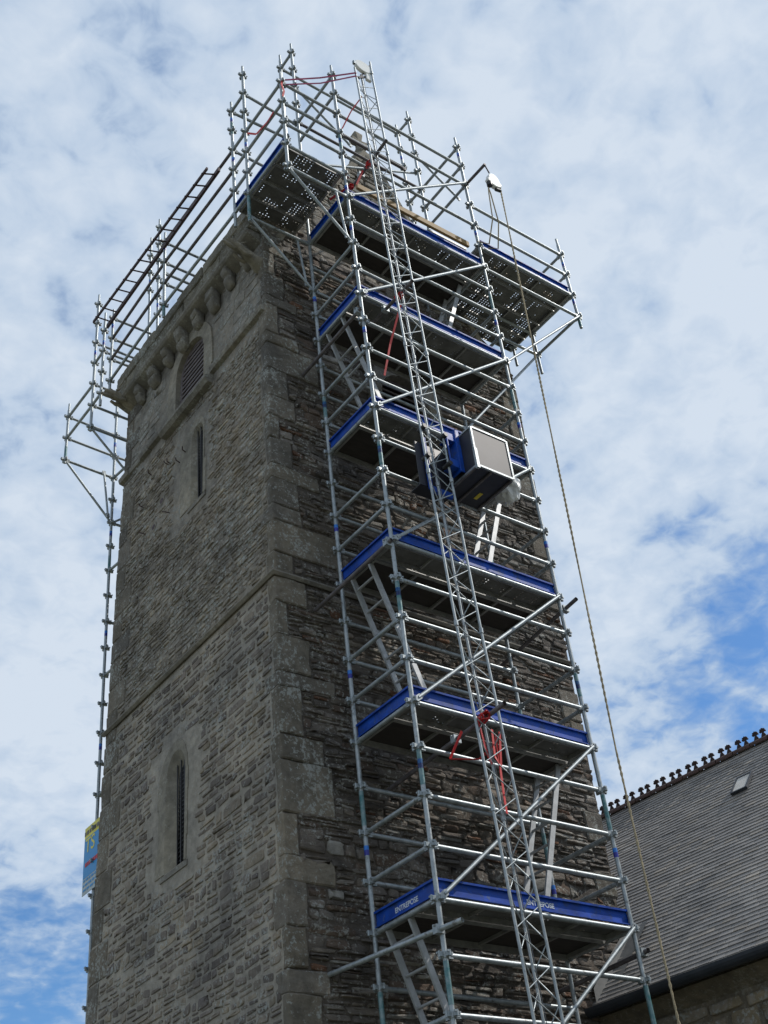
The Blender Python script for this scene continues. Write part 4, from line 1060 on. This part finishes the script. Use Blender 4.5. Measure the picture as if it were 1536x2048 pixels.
# pale sheet snagged behind the box
def crumple():
    bm = bmesh.new(); bmesh.ops.create_icosphere(bm, subdivisions=4, radius=.17)
    for v in bm.verts:
        n_ = noise.noise(v.co * 9) * .06 + noise.noise(v.co * 22) * .025; v.co += v.co.normalized() * n_; v.co.z *= 1.35; v.co.x *= .8
        v.co += Vector((1.62, -.36, 8.80))
    me = bpy.data.meshes.new('plastic_sheet'); bm.to_mesh(me); bm.free()
    o = link('plastic_sheet', me, M['plastic']); tag(o, 'crumpled pale plastic sheet hanging beside the hoist box', 'plastic sheet')
crumple()

# ------------------------------------------------------------ ladders inside the scaffold
def ladder(xt, zt, xb, zb, label, zlo=None):
    lo = Vector((xb, 0, zb)); hi = Vector((xt, 0, zt)); e = empty('access_ladder', (xb, .62, zb), label, 'ladder', 'aluminium ladders between the decks')
    for y in (.45, .80):
        mb = MB(); d = (hi - lo).normalized(); mb.bar(lo + Vector((0, y, 0)), hi + Vector((0, y, 0)), .065, .025, Vector((0, 0, 1)).cross(Vector((0, 1, 0)))); mb.build('stile', M['alu'], e)
    n_ = int((hi - lo).length / .27)
    for i in range(n_):
        c = lo + (hi - lo) * ((i + .5) / n_); mb = MB(); mb.tube(c + Vector((0, .46, 0)), c + Vector((0, .79, 0)), .016, 8); mb.build('rung', M['alu'], e)
names = {-4: 'aluminium ladder leaning under the lowest deck at the bottom left', 0: 'aluminium ladder on the lowest deck, at its right end', 4: 'aluminium ladder on the second lowest deck, at its left end',
         8: 'aluminium ladder below the hoist box, at the right end of the deck', 12: 'aluminium ladder on the deck level with the hoist box, at its left end', 16: 'aluminium ladder on the second highest deck, at its right end'}
for k in (-4, 0, 4, 8, 12, 16):
    if (k // 4) % 2 == 1 or k == -4: ladder(-.0 + .03, ZK(k + 4) - .02, .74, ZK(k) + .06, names[k])
    else: ladder(2.40, ZK(k + 4) - .02, 1.72, ZK(k) + .06, names[k])

# brown iron ladder carried along the parapet rails
bl = empty('iron_ladder', (-1.15, 3.6, 15.5), 'long rusty brown ladder lying along the top rail above the left parapet', 'ladder')
pa, pb, qa, qb = Vector((-1.27, 1.70, 15.40)), Vector((-1.27, 5.74, 15.72)), Vector((-1.07, 1.68, 15.50)), Vector((-1.07, 5.60, 15.58))
mb = MB(); mb.bar(pa, pb, .05, .03, Vector((0, 0, 1))); mb.build('stile', M['brown_iron'], bl)
mb = MB(); mb.bar(qa, qb, .085, .04, Vector((0, 0, 1))); mb.build('stile', M['brown_iron'], bl)
for i in range(15):
    t = (i + .45) / 15; mb = MB(); a, b = pa + (pb - pa) * t, qa + (qb - qa) * t; d = (a - b).normalized(); mb.tube(a + d * .03, b - d * .01, .013, 8); mb.build('rung', M['brown_iron'], bl)

# timbers on the top deck
def board(xa, xb, y, z, wd, hh, m_, label, rz=0):
    mb = MB(); mb.box((xa, y, z), (xb, y + wd, z + hh)); o = mb.build('timber_board' if 'timber' in m_ else 'aluminium_plank', M[m_], None, .004); tag(o, label, 'board' if 'timber' in m_ else 'plank'); return o
board(.30, 2.42, .10, ZK(21) + .05, .045, .11, 'timber', 'long golden timber board along the top deck behind the mast')
board(1.30, 2.44, .16, ZK(20) + .30, .045, .16, 'timber_brown', 'brown timber board lying below the golden one on the top deck')
board(1.55, 2.30, .07, ZK(20) + .36, .03, .05, 'alu', 'short shiny aluminium plank lying on the top deck, upper of two')
board(1.45, 2.05, .05, ZK(20) + .24, .03, .05, 'alu', 'short shiny aluminium plank lying on the top deck, lower of two')
board(3.05, 4.35, .30, ZK(21) + .12, .03, .14, 'timber', 'thin pale timber board behind the blue board of the right hand overhang')

# ------------------------------------------------------------ straps
def ribbon(pts, wd, side, name, m_, label):
    mb = MB(); pts = [Vector(p) for p in pts]
    for a, b in zip(pts, pts[1:]): mb.bar(a, b, wd, .004, Vector(side))
    o = mb.build(name, M[m_]); tag(o, label, 'strap'); return o
ribbon([(-.98, -.03, ZK(24) + .03), (-.45, -.25, ZK(24) + .24), (.045, -.52, 16.10)], .035, (0, 0, 1), 'red_strap', 'purple', 'upper of two long crimson straps tied to the mast head')
ribbon([(-.93, -.03, ZK(24) - .04), (-.45, -.25, ZK(24) + .10), (.045, -.52, 16.02)], .03, (0, 0, 1), 'red_strap', 'purple', 'lower of two long crimson straps tied to the mast head')
ribbon([(-.99, -.035, ZK(24) + .02), (-1.01, -.04, ZK(24) - .12), (-.975, -.04, ZK(24) - .25), (-1.0, -.035, ZK(23) + .1)], .03, (1, 0, 0), 'red_strap', 'red', 'red strap wound round the top left standard')
ribbon([(.10, -.50, ZK(23) + .38), (.06, -.26, ZK(23) + .28), (.02, -.03, ZK(23) + .06)], .035, (0, 0, 1), 'red_strap', 'red', 'short red and white strap between the mast and the second standard')
ribbon([(-1.02, .2, ZK(23) + .0), (-1.03, .36, ZK(23) - .06), (-1.02, .5, ZK(23) - .0), (-1.06, .62, ZK(23) - .06), (-1.15, .72, ZK(23) + .02)], .04, (0, 0, 1), 'red_strap', 'red', 'red strap round the left rail of the top deck, end blowing')
def knot(c, r_, label, tails=()):
    mb = MB(); c = Vector(c); rr = random.Random(int(c.z * 100)); pts = []
    for i in range(26):
        t = i * .9; pts.append(c + Vector((math.cos(t) * r_ * rr.uniform(.6, 1.1), rr.uniform(-1, 1) * r_ * 1.4, math.sin(t) * r_ * rr.uniform(.6, 1.1))))
    for a, b in zip(pts, pts[1:]): mb.bar(a, b, .028, .005, Vector((.3, 1, .2)))
    for tl in tails:
        tl = [Vector(p) for p in tl]
        for a, b in zip(tl, tl[1:]): mb.bar(a, b, .032, .004, Vector((1, .2, 0)))
    o = mb.build('red_strap', M['red']); tag(o, label, 'strap')
knot((.44, -.54, 5.34), .055, 'bright red strap bundle with hanging ends, low down where a tie tube meets the mast',
     [[(.46, -.42, 5.36), (.50, -.42, 5.02), (.56, -.40, 4.92)], [(.62, -.42, 5.30), (.60, -.42, 5.0), (.66, -.42, 4.92), (.70, -.44, 5.28)], [(.66, -.42, 5.25), (.63, -.42, 4.6), (.63, -.42, 4.42)], [(.42, -.2, 5.34), (.30, -.1, 5.06), (.55, -.25, 5.04), (.66, -.40, 5.16)]])
knot((.36, -.34, 11.50), .045, 'red strap knotted round the tie tube on the mast at mid height, tail stretched down', [[(.46, -.25, 11.5), (.40, .0, 10.95), (.36, .15, 10.5)]])
knot((.30, -.22, 14.40), .045, 'red strap knotted round the tie tube below the stone cross', [[(.27, -.1, 14.36), (.2, .0, 14.1)]])
knot((.10, .03, 14.0), .04, 'red strap knotted on the second standard at the top deck', [[(.05, .06, 13.98), (-.08, .3, 13.9)]])

# ------------------------------------------------------------ gin wheel, sling and rope
gw = empty('gin_wheel', (2.53, -.5, 15.6), 'white cased gin wheel hanging from a short arm at the right of the top rails', 'pulley')
mb = MB(); mb.tube((2.51, -.02, ZK(24)), (2.51, -.50, ZK(24) - .02), .0245); mb.build('arm', M['steel_brown_backlit'], gw)
mb = MB(); cxg, czg = 2.60, 15.27
mb.prism([(cxg + .14 * math.cos(t) * (1.15 if math.sin(t) < 0 else .85), -.54, czg + .155 * math.sin(t)) for t in (2 * PI * i / 20 for i in range(20))], (0, .08, 0)); mb.build('wheel_case', M['white'], gw, .012)
mb = MB(); mb.path([(2.51, -.49, 15.64), (2.53, -.5, 15.54), (2.56, -.5, 15.46)], .012, 8); mb.tube((2.50, -.50, 15.10), (2.50, -.50, 15.18), .045, 10); mb.tube((2.62, -.50, 15.09), (2.72, -.50, 15.12), .03, 8); mb.build('hook', M['black'], gw)
sl_ = MB(); r6 = .011
sl_.path([(2.48, -.48, 15.06), (2.46, -.48, 14.92), (2.50, -.40, 14.4), (2.50, -.22, 14.0), (2.44, -.05, ZK(21) + .02)], r6, 6)
sl_.path([(2.48, -.48, 15.06), (2.50, -.48, 14.92), (2.62, -.40, 14.4), (2.68, -.22, 14.0), (2.66, -.05, ZK(21) + .0)], r6, 6)
o = sl_.build('rope_sling', M['rope']); tag(o, 'looped hemp sling hanging from the gin wheel hook to the top deck rail', 'rope')
mb = MB(); pts = []
base = [(15.2, 2.735, -.5), (12.0, 2.60, -.5), (8.83, 2.464, -.5), (5.39, 2.303, -.5), (2.62, 2.27, -.5), (0.0, 2.22, -.52), (-1.55, 2.2, -.55)]
for (za_, xa_, ya_), (zb_, xb_, yb_) in zip(base, base[1:]):
    n_ = 40
    for i in range(n_):
        t = i / n_; z = za_ + (zb_ - za_) * t; pts.append((xa_ + (xb_ - xa_) * t, ya_ + (yb_ - ya_) * t, z))
for s_ in (0, PI):
    mb.path([(p[0] + .008 * math.cos(p[2] * 38 + s_), p[1] + .008 * math.sin(p[2] * 38 + s_), p[2]) for p in pts], .0095, 6)
o = mb.build('hoist_rope', M['rope']); tag(o, 'long twisted hemp rope hanging from the gin wheel past the nave roof', 'rope')

# ------------------------------------------------------------ banner on the rear scaffold
bn = empty('site_banner', (-.06, 7.0, 6.2), 'blue and yellow contractor banner on the rear scaffold at the left tower edge', 'banner')
xb_, ya_, yb_ = -.150, 5.9, 7.48
def bquad(za, zb, m_, dx=0, ya=ya_, yb=yb_, nm='banner_field'):
    mb = MB(); mb.box((xb_ - .004 - dx, ya, za), (xb_ + .004 - dx, yb, zb)); return mb.build(nm, M[m_], bn)
bquad(6.50, 7.09, 'banner_blue'); bquad(7.093, 7.26, 'banner_yellow'); bquad(6.26, 6.497, 'banner_grey')
def btext(txt, size, z, y, m_):
    o = lettering(txt, size, (xb_ - .007, y, z), (0, -1, 0), (0, 0, 1), bn); o.data.materials.clear(); o.data.materials.append(M[m_]); o.parent = bn
    o.matrix_parent_inverse = Matrix.Translation(bn.location).inverted()
btext('TS', .30, 6.87, 7.44, 'banner_yellow')
mb = MB(); rr = random.Random(3)
y = 7.42
while y > 6.4: mb.box((xb_ - .008, y - .045, 6.66), (xb_ - .005, y, 6.72)); y -= .06
mb.build('lettering', M['red'], bn)
mb = MB()
for z in (6.45, 6.38, 6.31):
    y = 7.45
    while y > 6.1: ln = rr.uniform(.03, .1); mb.box((xb_ - .008, y - ln, z), (xb_ - .005, y, z + .03)); y -= ln + .03
mb.build('lettering', M['banner_blue'], bn)
mb = MB(); y = 7.48
while y > 6.1: ln = rr.uniform(.03, .09); mb.box((xb_ - .008, y - ln, 7.14), (xb_ - .005, y, 7.20)); y -= ln + .025
mb.build('lettering', M['steel_brown_backlit'], bn)
